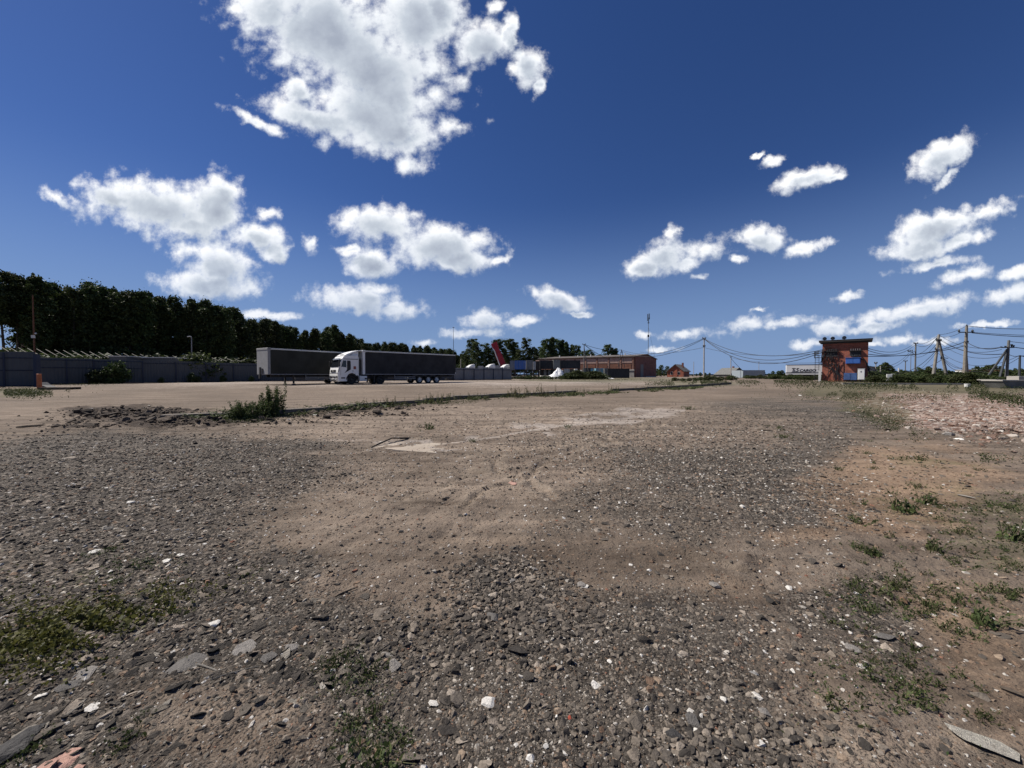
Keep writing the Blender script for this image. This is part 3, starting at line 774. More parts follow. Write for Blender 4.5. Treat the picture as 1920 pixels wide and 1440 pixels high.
fr = MB().box(-6.3, -.6, -.5, -.38, .62, .9).box(-6.3, -.6, .38, .5, .62, .9).box(-5.9, -4.3, -.5, .5, .9, 1.16).box(-2.7, -2.35, -1.0, 1.0, 1.0, 2.9)
fr.build('chassis', frame_m, lorry)
for s in (1, -1):
    MB().box(-3.35, -2.45, s*1.0-.22, s*1.0+.22, .38, .98).build('fuel_tank', white if s > 0 else alu, lorry, bevel=.06)
    MB().box(-2.36, -2.30, s*1.18-.04, s*1.18+.04, .95, 3.2).build('side_fairing', white, lorry)
    MB().box(-3.3, -3.05, s*1.226-.004, s*1.226+.006, .56, .74).build('step_recess', black, lorry)
    wheel(lorry, -5.07, s*1.03, side=s, hub=frame_m); wheel(lorry, -5.07, s*.68, side=s, hub=frame_m)
trailer_body(lorry, -2.85, 13.3, curtain_m, wheels=(7.55, 8.88, 10.2), legs=False)
MB().box(-4.4, -4.25, .87, 1.03, .2, 1.1).build('landing_leg', frame_m, lorry)
MB().box(-4.4, -4.25, -1.03, -.87, .2, 1.1).build('landing_leg', frame_m, lorry)

# --- uncoupled trailer on its landing legs
tr2 = empty('curtain_trailer', (-26.3-.8387*1.25, 41.5+.5446*1.25, place_z(-24, 45)), R(180+57),
            'uncoupled dark curtain trailer with white front wall, standing left of the lorry', 'trailer', 'lorries and trailers in the yard')
trailer_body(tr2, 0, 13.6, curtain_m2, front_m=mat('dull_front', (.26, .26, .26), .7, vary=.12, dirt=((.15,.14,.13), .5)), wheels=(8.2, 9.5, 10.8), zt=4.02)
MB().box(.02, .12, -.55, -.25, 1.15, 1.95).box(.02, .10, .1, .2, 1.2, 1.8).build('connection_panel', frame_m, tr2)
MB().box(.0, .16, -.62, -.30, .7, 1.15).build('coupling_bracket', frame_m, tr2)

# --- cabs and vehicles behind the fence
def small_cab(px, Yd, ang, s, label, top):
    e = empty('parked_lorry', (*GY(px, Yd)[:2], H1(*GY(px, Yd)[:2]) - .02), R(ang), label, 'lorry', 'white lorries behind the fence')
    cab(e, 0)
    MB().prism([(-.8, 3.30), (-1.3, 3.62), (-2.2, 3.80), (-2.25, 3.34)], -1.1, 1.1).build('roof_deflector', white, e.children[0], bevel=.03)
    f = MB().box(-6.2, -.6, -.5, .5, .6, .95).build('chassis', frame_m, e)
    for s_ in (1, -1): wheel(e, -5.0, s_*1.03, side=s_, hub=frame_m)
    e.scale = (s, s, s)
    return e
small_cab(873, 103, 205, 1.0, 'white lorry cab showing over the fence, leftmost of the three', 0)
small_cab(910, 106, 205, 1.05, 'white lorry cab over the fence with the red boom rising behind it', 0)
small_cab(938, 110, 205, 1.05, 'white lorry cab at the right end of the fence, beside the blue container', 0)

# --- red crane boom
def boom():
    Yd = 118
    b = P(946, 693, Yd); t = P(926, 643, Yd)
    e = empty('crane_boom', (b.x, b.y, H1(b.x, b.y)), 0, 'dark red telescopic crane boom leaning up to the left above the white lorries', 'crane')
    base = Vector((0, 0, b.z - e.location.z)); top = base + (t - b)
    ax = (top - base); 
    def beam(p0, p1, wd, hh, nm, m):
        d = (p1 - p0).normalized(); s = d.cross(Vector((0, 1, 0))).normalized(); q = Vector((0, 1, 0))
        V = [p + s*sx*wd + q*sy*hh for p in (p0, p1) for sx, sy in ((-1,-1),(1,-1),(1,1),(-1,1))]
        return MB().add(V, [(0,1,2,3),(7,6,5,4),(0,4,5,1),(1,5,6,2),(2,6,7,3),(3,7,4,0)]).build(nm, m, e, bevel=.05)
    beam(base - ax*.12, base + ax*.62, 1.0, .8, 'boom_section', redm)
    beam(base + ax*.62, base + ax*.86, .84, .65, 'boom_section', redm)
    beam(base + ax*.86, base + ax*1.0, .95, .72, 'boom_head', redm)
    MB().tube([base + ax*.15 + Vector((-.9, -1.0, 0)), base + ax*.75 + Vector((-.75, -.8, 0))], .16).build('hoist_ram', off_white, e)
    MB().box(-1.3, 2.2, -1.2, 1.2, 1.2, 3.0).build('slewing_base', redm, e, bevel=.1)
    tk = MB().box(-5, 4, -1.2, 1.2, .7, 1.3).build('carrier', frame_m, e)
    for x in (-4, -2.6, 1.5, 3): wheel(e, x, -1.05, side=-1)
boom()

# ================================================================== fences
def fence_run(e, A, B, n, h0, h1, m, rails=(.30, .62), rib=.0):
    """corrugated sheets seen from the back, on blue posts and rails; A, B ground points"""
    o = e.location
    for i in range(n):
        p = A.lerp(B, i / n) - o; q = A.lerp(B, (i + 1) / n) - o
        d = (q - p); L = math.hypot(d.x, d.y); u_ = Vector((d.x, d.y, 0)) / L; nn = Vector((u_.y, -u_.x, 0))
        if nn.dot(Vector((-A.x, -A.y, 0))) < 0: nn = -nn
        ha = h0 + (h1 - h0) * i / n; k = max(10, int(L / .14)); hh = ha + .03 * math.sin(i * 2.3)
        V = []; F = []
        for j in range(k + 1):
            s = j / k; off = (.018 if (j // 1) % 2 else -.018)
            b = p + u_ * (L * s); 
            for z in (.02, hh):
                V.append((b.x - nn.x * off, b.y - nn.y * off, b.z + z))
        for j in range(k): F.append((2*j, 2*j+2, 2*j+3, 2*j+1))
        MB().add(V, F).build('sheet', m, e)
        post = MB(); c_ = p + nn * .07
        post.add([(c_.x+u_.x*a+nn.x*b_, c_.y+u_.y*a+nn.y*b_, c_.z+z) for z in (-.1, hh-.12) for a, b_ in ((-.06,-.04),(.06,-.04),(.06,.04),(-.06,.04))],
                 [(0,1,2,3),(7,6,5,4),(0,4,5,1),(1,5,6,2),(2,6,7,3),(3,7,4,0)])
        post.build('post', fence_post, e)
        for rz_ in rails:
            a_ = p + nn * .045; b2 = q + nn * .045
            MB().tube([(a_.x, a_.y, a_.z + hh*rz_ + 0), (b2.x, b2.y, b2.z + hh*rz_)], .035, 4).build('rail', fence_post, e)
        # wind beam along the foot
        MB().tube([(p.x+nn.x*.04, p.y+nn.y*.04, p.z+.10), (q.x+nn.x*.04, q.y+nn.y*.04, q.z+.10)], .05, 4).build('foot_rail', fence_post, e)
def ground_pt(px, Yd):
    x = (px - 960) / FPX * Yd; return Vector((x, Yd, H1(x, Yd)))
A = ground_pt(70, 43); B = ground_pt(268, 50); C_ = ground_pt(485, 60); D_ = ground_pt(850, 69); E_ = ground_pt(959, 76)
f1 = empty('metal_fence', A, 0, 'long grey sheet metal fence with blue posts, running behind the trailers to the vehicle yard', 'fence', 'sheet metal fences')
fence_run(f1, A, B, 4, 3.05, 2.95, fence_m, (.92, .63))
fence_run(f1, B, C_, 4, 2.95, 2.75, fence_m, (.88,))
fence_run(f1, C_, D_, 9, 2.7, 2.35, fence_m, (.88,))
fence_run(f1, D_, E_, 6, 2.25, 2.25, fence_m2, (.86,))
A2 = ground_pt(-190, 33); B2 = ground_pt(67, 37.5)
f2 = empty('gate_fence', A2, 0, 'taller grey sheet metal fence at the left edge with two blue rails', 'fence', 'sheet metal fences')
fence_run(f2, A2, B2, 4, 3.35, 3.35, fence_m, (.82, .47))
g_ = ground_pt(70, 37.0)
e = empty('gate_post', g_, 0, 'thick blue grey gate post at the end of the taller fence', 'post')
MB().box(-.16, .16, -.16, .16, -.1, 3.1).build('post', fence_post, e)
MB().box(-.19, .19, -.19, .19, 3.1, 3.14).build('cap', fence_post, e)
g_ = ground_pt(73.5, 32.5)
o = MB().tube([(0,0,-.05),(0,0,.02),(0,0,1.24),(0,0,1.28)], [.17,.15,.15,.11], 12).build('bollard', orange, None, loc=g_); tag(o, 'rusty orange tube bollard standing at the foot of the gate post', 'bollard')
o = MB().prism([(.0,-.05),(1.2,-.05),(1.0,.05),(.3,.3),(.0,.55)], -.35, .35).build('concrete_wedge', conc_dk, None, bevel=.02, loc=ground_pt(80, 33.4)); tag(o, 'dark wedge shaped concrete block beside the orange bollard', 'concrete block')
e = empty('pallet', ground_pt(112, 31.2), R(8), 'dark broken wooden pallet lying flat on the dirt near the bollard', 'pallet')
wood = mat('old_wood', (.10, .075, .055), .9, vary=.3)
for i in range(6): MB().box(-1.1+i*.38, -.82+i*.38, -.5, .5, .16, .19).build('slat', wood, e)
for y in (-.45, 0, .45): MB().box(-1.1, 1.08, y-.05, y+.05, 0, .16).build('runner', wood, e)
g_ = ground_pt(66, 39)
e = empty('rusty_mast', g_, 0, 'very tall thin rusty pole rising above the fence in front of the forest', 'pole')
MB().tube([(0,0,0),(0,0,5),(-.02,0,9.2)], [.07,.06,.04], 8).build('pole', mat('rust_dark', (.12, .05, .028), .9, vary=.3), e)
MB().tube([(-.05,-.02,4.85),(-.05,-.05,5.15)], .14, 8).tube([(0.15,0,5.3),(.22,-.03,5.35)], .08, 6).build('lamp', off_white, e)

# slanting bars beyond the fence (bare frames of long open sheds)
bar_m = mat('pale_bar', (.17, .155, .135), .8)
e = empty('bar_frame', ground_pt(200, 58), 0, 'long row of slanting pale bars over an overgrown bank behind the left fence', 'frame')
for i in range(34):
    t = i / 33
    px = 8 + 17.2 * i * (1 - .12 * t); Yd = 52 + 42 * t
    if px > 470: break
    hi = P(px - 8 + 8*t, 649 + 27 * t ** .8, Yd); lo = P(px + 16 - 5*t, 664 + 16 * t ** .8, Yd - 1.5)
    MB().tube([hi - e.location, lo - e.location], .04, 4).build('bar', bar_m, e)
lo = P(-20, 668, 50); hi = P(500, 684, 92)
MB().tube([lo - e.location, hi - e.location], .06, 4).build('base_rail', bar_m, e)
# long low shed just behind the fence
for (x0, x1, Yd, y0, y1, lab) in ((205, 237, 56, 667.5, 669, 'small pale sheet roof edge showing just over the fence, left one'), (268, 322, 58, 670, 671.5, 'longer pale sheet roof edge showing just over the fence')):
    a = P(x0, y0, Yd); b = P(x1, y1, Yd); gz = H1(a.x, a.y)
    e = empty('low_shed', (a.x, a.y, gz), 0, lab, 'shed')
    Wd = b.x - a.x; Hh = a.z - gz
    MB().box(0, Wd, 0, 3, 0, Hh-.08).build('wall', fence_m, e); MB().box(-.1, Wd+.1, -.15, 3.1, Hh-.08, Hh+.02).build('roof', off_white, e)

# ================================================================== lamp post, masts and far poles
def simple_pole(name, px, ytop, Yd, r0, r1, m, label, cat, group=None, ybase=None):
    g = ground_pt(px, Yd); top = P(px, ytop, Yd)
    e = empty(name, g, 0, label, cat, group)
    MB().tube([(0,0,-.3),(0,0,top.z-g.z)], [r0, r1], 8).build('pole', m, e)
    return e, top - g
e, t = simple_pole('street_lamp', 360.5, 632, 66, .09, .06, alu, 'small white street lamp behind the left fence', 'lamp')
MB().tube([(0,0,t.z),(-.12,-.1,t.z+.12),(-.5,-.3,t.z+.05)], [.06,.09,.07], 6).build('lamp_head', off_white, e)
e, t = simple_pole('lightning_mast', 850.5, 613, 84, .10, .03, poletop, 'thin black mast rising above the rear end of the lorry trailer', 'mast')
MB().box(-.22,.22,-.04,.04,t.z-.15,t.z-.05).build('crossbar', poletop, e)
e, t = simple_pole('yard_pole', 864, 673, 95, .10, .08, conc, 'short pale pole behind the fence, left of the white cabs', 'pole')
e, t = simple_pole('telecom_mast', 1215, 588, 175, .15, .09, conc_dk, 'tall slim telecom mast with antennas at its top behind the brick hall', 'mast')
for dx, z0, z1 in ((-.42, 3.4, -.1), (.42, 2.6, -.3), (.1, 4.4, 1.5)):
    MB().box(dx-.11, dx+.11, -.15, .15, t.z-z0, t.z-z1+ -.3).build('antenna', poletop, e)
MB().box(-.45,.45,-.2,.2,t.z-4.3,t.z-4.1).box(-.35,.35,-.2,.2,t.z-10.6,t.z-9.6).build('platform', poletop, e)
MB().tube([(.1,0,t.z-6.4),(4.5,0,2)], .03, 4).build('guy_wire', wire_m, e)

def catenary(p, q, sag, n=18):
    out = []
    for i in range(n + 1):
        t = i / n; v = p.lerp(q, t); v.z -= sag * 4 * t * (1 - t); out.append(v)
    return out
def wire(p, q, sag, r, label, group):
    o = MB().tube([v - p for v in catenary(p, q, sag)], r, 4).build('overhead_wire', wire_m, None, loc=p)
    tag(o, label, 'wire', group); return o

def concrete_pole(px, ytop, Yd, label, r0=.17, r1=.11, m=None, arms=(), group='utility poles', name='utility_pole', insul=True):
    e, t = simple_pole(name, px, ytop, Yd, r0, r1, m or conc, label, 'utility pole', group)
    for (dz, half, ang) in arms:
        a = R(ang)
        MB().tube([(-half*math.cos(a), -half*math.sin(a), t.z-dz), (half*math.cos(a), half*math.sin(a), t.z-dz)], .06, 4).build('crossarm', poletop, e)
        if insul:
            for s in (-1, 1):
                x = s*half*.92
                MB().tube([(x*math.cos(a), x*math.sin(a), t.z-dz), (x*math.cos(a), x*math.sin(a), t.z-dz+.18), (x*math.cos(a), x*math.sin(a), t.z-dz+.36)], [.04, .12, .07], 6).build('insulator', poletop, e)
    return e, t
# middle of the picture
m_pole, t = concrete_pole(1319.5, 633, 85, 'pale concrete utility pole standing alone on the weedy island', .17, .12, None, [(.25, .35, 0), (2.0, .22, 0)])
TOPM = P(1319.5, 634.5, 85)
p95, t = concrete_pole(1095, 645, 112, 'grey utility pole in front of the brick hall', .16, .12, conc_dk, [(.2, .45, 0)])
MB().tube([(0,0,t.z-1), (1.6, 0, 0)], .10, 6).build('strut', conc_dk, p95)
TOPL = P(1095, 645.5, 112)
concrete_pole(1370, 669, 120, 'thin utility pole between the brick house and the grey container', .15, .11, conc, [(.1, .3, 0)])
concrete_pole(1300.5, 678, 150, 'short pale pole to the left of the island pole, far off', .11, .09, conc)
concrete_pole(1422.5, 679, 135, 'small lamp pole showing above the grey container', .09, .06, conc, [(.0, .3, 0)], insul=False)
concrete_pole(999.5, 664, 122, 'thin dark pole between the blue container and the black containers', .09, .07, poletop)
# A-frame on the roof of the hall
e = empty('roof_bracket', ground_pt(1166, 138), 0, 'dark A shaped wire bracket rising at the front of the brick hall', 'bracket')
tp = P(1165.5, 655.5, 138) - e.location
MB().tube([(tp.x-1.3, 0, tp.z-6.5), (tp.x, 0, tp.z)], .10, 6).tube([(tp.x+1.2, 0, tp.z-6.5), (tp.x, 0, tp.z)], .10, 6).tube([(tp.x-.5,0,tp.z-1.0),(tp.x+.5,0,tp.z-1.0)], .08, 4).build('frame', poletop, e)
TOPA = P(1165.5, 656, 138)

# ================================================================== brick hall
def quad_wall(name, e, p, q, z0, z1, th, m, parent=None):
    """upright wall slab from p to q (xy), thickness th away from the eye"""
    d = Vector((q[0]-p[0], q[1]-p[1], 0)); n = Vector((-d.y, d.x, 0)).normalized() * th
    V = [(p[0],p[1],z0),(q[0],q[1],z0),(q[0]+n.x,q[1]+n.y,z0),(p[0]+n.x,p[1]+n.y,z0)]
    V += [(a, b, z1) for a, b, _ in V]
    return MB().add(V, [(0,3,2,1),(4,5,6,7),(0,1,5,4),(1,2,6,5),(2,3,7,6),(3,0,4,7)]).build(name, m, parent or e)
hc = Vector((44.5, 140, 0)); hz0 = H1(44.5, 140) - .1
hall = empty('brick_hall', (hc.x, hc.y, hz0), math.atan2(19, -28.2), 'long low brick industrial hall with a shallow gable roof and weathered walls', 'building')
# local: +x runs along the front wall to the left end, -y is the front side?  front wall on y=0, gable end runs to y=-31
Lh, Wh, He, Hp = 40.0, 31.0, 8.0, 9.15
MB().box(0, Lh, -Wh+.3, -.3, 0, He-.2).build('core_wall', brick_dark, hall)
fw = MB().box(.0, Lh, -.3, 0, 0, He-.3).build('front_wall', brick_old, hall)
for i in range(9):
    x = .2 + i * 4.6
    MB().box(x, x+.55, 0, .22, 0, He-.35).build('pilaster', brick_old, fw)
    MB().box(x+.6, x+4.5, .0, .09, He-2.6, He-.75).build('upper_panel', mat('faded_plaster', (.36, .25, .215), .95, vary=.2, scale=1.5, dirt=((.22,.13,.1), .6)), fw)
    MB().box(x+.9, x+4.2, .0, .14, 3.0, He-2.95).build('lower_panel', mat('rusty_panel', (.17, .075, .05), .9, vary=.3, scale=.8, dirt=((.07,.04,.03), .6)), fw)
MB().box(-.1, Lh+.1, .0, .5, 2.65, 2.9).build('canopy', off_white, fw)
MB().box(0, Lh, 0, .3, 0, 2.6).build('plinth_wall', mat('stained_wall', (.28, .26, .24), .95, vary=.3, scale=.7, dirt=((.08,.08,.08), .8)), fw)
g = MB().prism([(-.3, 0), (-Wh+.3, 0), (-Wh+.3, He-.25), (-Wh/2, Hp-.3), (-.3, He-.25)], -.0, -.35, ax='x'); gw = g.build('gable_wall', brick_dark, hall)
MB().box(-.42, -.33, -10.5, -6.6, 0, 5.0).build('tall_door', mat('door_grey', (.16,.15,.14), .8, vary=.2), gw)
MB().box(-.5, -.33, -26, -14, 3.2, 3.5).box(-.5, -.33, -25, -14, 5.2, 5.45).build('lintel', mat('red_lintel', (.2,.09,.07), .9), gw)
MB().box(-.8, -.33, -28.5, -13, 0, .5).build('plinth', conc, gw)
rf = MB().prism([(.5, He-.35), (.5, He-.1), (-Wh/2, Hp+.1), (-Wh-.5, He-.1), (-Wh-.5, He-.35), (-Wh/2, Hp-.15)], -.7, Lh+.3, ax='x').build('roof', roof_m, hall)
for i in range(5): MB().box(5+i*7, 5.4+i*7, -6-i%2*3, -5.6-i%2*3, He, He+1.3).build('roof_vent', off_white, rf)

# ================================================================== containers and clutter before the hall
def container(px0, px1, Yd, ytop, ybot, m, label, group='shipping containers', doors=None, depth=2.5, name='shipping_container', rib=.25, ang=0):
    a = P(px0, ytop, Yd); b = P(px1, ybot, Yd)
    Wd = b.x - a.x; Hh = a.z - b.z; z = b.z
    gz = H1(a.x, Yd)
    if z < gz + .6: z = gz; Hh = a.z - gz
    e = empty(name, (a.x, Yd, z), R(ang), label, 'container', group)
    V = []; F = []; n = max(6, int(Wd / rib)); 
    for i in range(n + 1):
        y = -.03 if i % 2 else .03
        V += [(Wd*i/n, y, .12), (Wd*i/n, y, Hh-.12)]
    for i in range(n): F.append((2*i, 2*i+2, 2*i+3, 2*i+1))
    b_ = MB().box(.03, Wd-.03, .06, depth, .05, Hh-.05).add(V, F).build('body', m, e)
    MB().box(0, Wd, -.06, .04, 0, .13).box(0, Wd, -.06, .04, Hh-.13, Hh).box(0, .13, -.06, .04, 0, Hh).box(Wd-.13, Wd, -.06, .04, 0, Hh).build('frame', m, e)
    if doors:
        for d0, d1, dm in doors:
            x0, x1 = Wd*d0, Wd*d1
            dd = MB().box(x0, x1, -.10, -.04, .15, Hh-.15).build('door', dm, e)
            MB().tube([(x0+(x1-x0)*.35, -.13, .2), (x0+(x1-x0)*.35, -.13, Hh-.2)], .03, 4).tube([(x0+(x1-x0)*.7, -.13, .2), (x0+(x1-x0)*.7, -.13, Hh-.2)], .03, 4).build('lock_bar', alu, dd)
    if z > gz + .3:
        st = MB()
        for x in (.1, Wd-.4): st.box(x, x+.3, .1, .4, gz-z, 0).box(x, x+.3, depth-.5, depth-.2, gz-z, 0)
        st.build('stand', frame_m, e)
    return e
dk = mat('container_black', (.022, .022, .025), .6, vary=.3, scale=.5)
dk2 = mat('container_brownblack', (.04, .033, .03), .7, vary=.3, scale=.5)
gr = mat('container_grey', (.20, .20, .19), .7, vary=.2, scale=.6, dirt=((.1,.1,.1), .5))
gr2 = mat('container_lightgrey', (.30, .31, .32), .6, vary=.15, scale=.6)
container(956, 967, 108, 676, 694, gr, 'grey container end just left of the blue container doors')
container(965, 986, 105, 676, 692.5, blue, 'blue shipping container with its doors toward the yard', doors=[(.02,.33,blue),(.35,.65,blue),(.67,.98,blue)])
container(986.5, 999, 110, 675, 693, gr, 'narrow grey container right of the blue one')
container(1000, 1012, 112, 677, 694, dk2, 'narrow brown black container with a white door leaf', doors=[(.0,.35,white)])
container(1012.5, 1037, 114, 676, 692, dk, 'black container raised on stands, left of the grey container end')
container(1037.5, 1050, 113, 674, 692, gr, 'weathered grey container end between the two black ones')
container(1050.5, 1088, 115, 675.5, 691, dk, 'long black container raised on stands, right of the grey container end')
container(1013, 1040, 116, 693, 704, dk2, 'low dark container with pale doors beneath the raised black container', doors=[(.25,.42,gr2),(.55,.72,gr2),(.78,.95,gr2)])
container(1058, 1068, 112, 691.5, 703, gr2, 'small pale grey hut beside the white heap')
container(1068.5, 1078, 113, 692, 704, dk, 'black hut between the pale hut and the white door')
container(1078, 1083, 111, 691.5, 702, white, 'narrow white door panel standing among the dark containers')
container(1094, 1113, 116, 690, 706, dk2, 'dark container with glazed doors at the foot of the grey pole', doors=[(.02,.25,gr),(.7,.98,blue_pale)])
container(1117, 1132, 114, 690.5, 706, blue_pale, 'pale blue container with barred glazed doors', doors=[(.02,.30,blue_pale),(.35,.63,gr2),(.68,.97,blue_pale)])
container(1133, 1140, 113, 690.5, 707, gr, 'narrow grey container beside the pale blue one')
container(1140, 1180, 112, 691, 708.3, dk, 'long black container standing on the ground in front of the brick hall')
container(1393, 1434, 118, 694, 709, mat('container_bluegrey', (.24, .28, .31), .6, vary=.1), 'pale blue grey container standing alone at the far edge of the yard', rib=.4, depth=6)
# grey trailers or sheds left of the blue container, behind the lorries
container(896, 906, 112, 686, 697, gr2, 'grey box body showing above the fence, between the left and middle cabs', name='box_body')
container(917, 937, 116, 685, 699, gr2, 'pale grey box body behind the middle white cab', name='box_body')
container(946, 957, 114, 683, 699, gr, 'grey box body behind the right white cab', name='box_body')

def heap(name, px, Yd, wd, ht, m, label, cat, seed=1, n=700, size=.5):
    rg = np.random.default_rng(seed); g = ground_pt(px, Yd)
    nu, nv = 28, 12; V = []; F = []
    for i in range(nv + 1):
        for j in range(nu):
            a = 2*math.pi*j/nu; q = i / nv
            r = wd/2 * q; prof = (1 - q) ** .9
            x = math.cos(a)*r; y = math.sin(a)*r*.6
            k = float(fbm(np.array([x*1.3+seed*7]), np.array([y*1.3]), seed)[0])
            V.append((x*(1+.3*(k-.5)), y, ht*prof*(.6+.8*k) - (.15 if i == nv else 0)))
    for i in range(nv):
        for j in range(nu): F.append((i*nu+j, i*nu+(j+1)%nu, (i+1)*nu+(j+1)%nu, (i+1)*nu+j))
    o = MB().add(V, F).build(name, m, None, loc=g); tag(o, label, cat)
    return o
heap('white_heap', 1046, 92, 5.6, 2.5, pile_white, 'big bright white heap of bags in front of the dark containers', 'heap', 3)
heap('white_heap', 1122, 98, 1.8, .8, pile_white, 'small white heap left of the pair beside the black container', 'heap', 5)
heap('white_heap', 1134, 98, 2.6, .8, pile_white, 'low white heap at the left end of the ground level black container', 'heap', 8)
heap('white_heap', 1141, 92, 3.4, .35, pile_white, 'flat white spill on the ground before the black container', 'heap', 9)
for i, (px, Yd, lab) in enumerate(((966, 88, 'grey concrete plank lying in weeds at the end of the fence'), (985, 92, 'longer concrete plank half hidden by weeds below the blue container'), (1006, 94, 'concrete plank lying level under the black container'), (1022, 95, 'pale plank at the foot of the big white heap'))):
    o = MB().box(-1.1-.3*(i%2), 1.1, -.3, .3, 0, .28).build('concrete_plank', conc, None, bevel=.02, loc=ground_pt(px, Yd) + Vector((0,0,.3)), rot=(0, R(-6+5*i), R(10*i))); tag(o, lab, 'plank')

# ================================================================== houses far off
def house(px, Yd, wd, dp, hw, hr, ang, wm, rm, label, fl=0):
    g = ground_pt(px, Yd)
    e = empty('house', g, R(ang), label, 'house')
    wl = MB().prism([(-wd/2, -.3), (wd/2, -.3), (wd/2, hw), (0, hr), (-wd/2, hw)], 0, dp).build('wall', wm, e)
    MB().prism([(-wd/2-.5, hw-.45), (0, hr), (wd/2+.5, hw-.45), (wd/2+.5, hw-.2), (0, hr+.3), (-wd/2-.5, hw-.2)], -.5, dp+.5).build('roof', rm, e)
    for x in (-wd*.22, wd*.22):
        f = MB().box(x-.5, x+.5, -.06, .02, 1.0, 2.3).build('window', white, e); MB().box(x-.42, x+.42, -.09, -.05, 1.1, 2.2).build('pane', glassm, f)
    MB().box(wd*.2, wd*.2+.7, dp*.5, dp*.5+.7, hw, hr+1.0).build('chimney', brick_dark, e)
    return e
house(1266, 172, 7.0, 9, 2.7, 5.4, -40, brick_red, conc_dk, 'brick house with a grey gabled roof beyond the end of the hall')
house(1384, 175, 8.5, 9, 1.4, 3.9, 15, conc_dk, conc_dk, 'low dark roofed house just left of the pale blue grey container')

# ================================================================== trailer with lettering, brick kiosk
TY = 112
a = P(1474.5, 684.5, TY); b = P(1545, 702, TY); gz = H1(a.x, TY)
e = empty('white_trailer', (a.x, TY, gz), R(-32), 'white box trailer with black TLSCARGO lettering standing left of the brick tower', 'trailer', 'lorries and trailers in the yard')
Wd = 8.5; z0 = b.z - gz; z1 = a.z - gz
bd = MB().box(0, Wd, 0, 2.5, z0 + .55, z1).build('body', white, e, bevel=.04)
MB().box(-.02, Wd+.02, -.03, 2.53, z1-.02, z1+.12).build('roof_edge', frame_m, bd)
MB().box(0, Wd, -.04, 0, z0 + .30, z0 + .52).box(.02, Wd-.02, .1, 2.4, z0+.3, z0+.56).build('lower_band', frame_m, bd)
MB().box(0, Wd, -.03, 2.5, z0 - .05, z0 + .28).build('side_skirt', white, bd)
MB().box(.6, Wd, .4, 2.1, .55, z0-.05).build('underframe', frame_m, e)
for x in (.9, 3.0): MB().box(x, x+.25, .2, .45, 0, z0).build('landing_leg', conc_dk, e)
for x in (6.4, 7.7): wheel(e, x, .2, side=-1)
def txt(body, size, x, z, parent, shear=.25, sx=1.0, m=black, y=-.02, nm='lettering'):
    return text_mesh(nm, body, size, m, parent, (x, y, z), (R(90), 0, 0), (sx, 1, 1), shear, .035, False)
zt_ = z0 + .78
txt('T', 1.45, 1.1, zt_, bd, sx=.95); txt('L', .85, 1.74, zt_, bd, sx=.95); txt('S', 1.45, 2.15, zt_, bd, sx=1.0); txt('CARGO', .98, 3.0, zt_, bd, sx=1.08)
MB().box(1.2, 5.6, -.02, .0, zt_-.14, zt_-.08).build('underline', black, bd)

# --- kiosk (transformer tower)
kd = Vector((.74, -.67, 0)).normalized()
kL = Vector((48.35, 60.0, 0)); kz = H1(49, 60) - .05
KW, KH, KD = 5.25, 6.35, 4.0
ks = empty('brick_tower', (kL.x, kL.y, kz), math.atan2(kd.y, kd.x), 'red brick transformer tower with a flat overhanging roof, cables down its wall and blue boxes', 'building')
wl = MB().box(0, KW, 0, KD, -.2, KH-.245).build('wall', brick_red, ks)
rf = MB().box(-.42, KW+.45, -.5, KD+.3, KH-.24, KH+.02).build('roof', mat('roof_black', (.035,.032,.032), .8), ks)
MB().box(-.46, KW+.49, -.54, KD+.34, KH+.02, KH+.05).build('roof_sheet', roof_m, rf)
MB().box(-.1, KW+.1, -.14, 0, KH-.50, KH-.25).build('eave_shade', mat('roof_black', (0,0,0)), wl)  # black strip painting the eave's shadow along the wall top
# recessed-looking cable ports with louvre and insulators
for px_, nm in ((1.15, 0), (3.85, 1)):
    fr = MB().box(px_-.62, px_+.62, -.10, 0, 3.98, 4.62).build('cable_port', black, wl)
    for i in range(6): MB().tube([(px_-.5+i*.2, -.10, 4.05), (px_-.5+i*.2, -.28, 4.0), (px_-.5+i*.2, -.30, 3.86)], .045, 5).build('bushing', poletop, fr)
    MB().box(px_-.75, px_+.75, -.34, -.28, 4.62, 4.70).box(px_-.75, px_+.75, -.28, 0, 4.66, 4.72).build('bracket', frame_m, fr)
    for i in range(5): MB().tube([(px_-.5+i*.25, -.31, 4.70), (px_-.5+i*.25, -.31, 4.86), (px_-.5+i*.25, -.31, 4.96)], [.03,.05,.035], 6).build('insulator', poletop if nm == 0 else alu, fr)
rg = random.Random(11)
# cables hanging down from the ports
for i in range(11):
    x0 = 1.15 + rg.uniform(-.8, .7); xm = x0 + rg.uniform(-.8, .9); x1 = rg.uniform(.1, 3.4)
    pts = [(x0, -.25, 4.2 + rg.uniform(-.3, .5)), ((x0+xm)/2, -.30, 3.6), (xm, -.14, 2.9), ((xm+x1)/2 + rg.uniform(-.3,.3), -.10, 1.8), (x1, -.07, .3)]
    pts = [Vector(p) for p in pts]; fine = []
    for a_, b_ in zip(pts[:-1], pts[1:]):
        for k in range(4): fine.append(a_.lerp(b_, k/4) + Vector((0.03*math.sin(k*1.6+i), 0, 0)))
    MB().tube(fine + [pts[-1]], rg.choice((.028, .035, .045)), 5).build('cable', wire_m, wl)
for i in range(9):
    x0 = 1.15 + rg.uniform(-.5, .5); z = 4.3 + rg.uniform(-.4, .9)
    pts = [(x0, -.24, 4.5), (x0-.5, -.32, z+.3), (.35, -.20, z), (.02, -.12, z-rg.uniform(.1,1.2)), (-.1, -.1, z-1.4)]
    MB().tube(pts, .032, 5).build('cable', wire_m, wl)
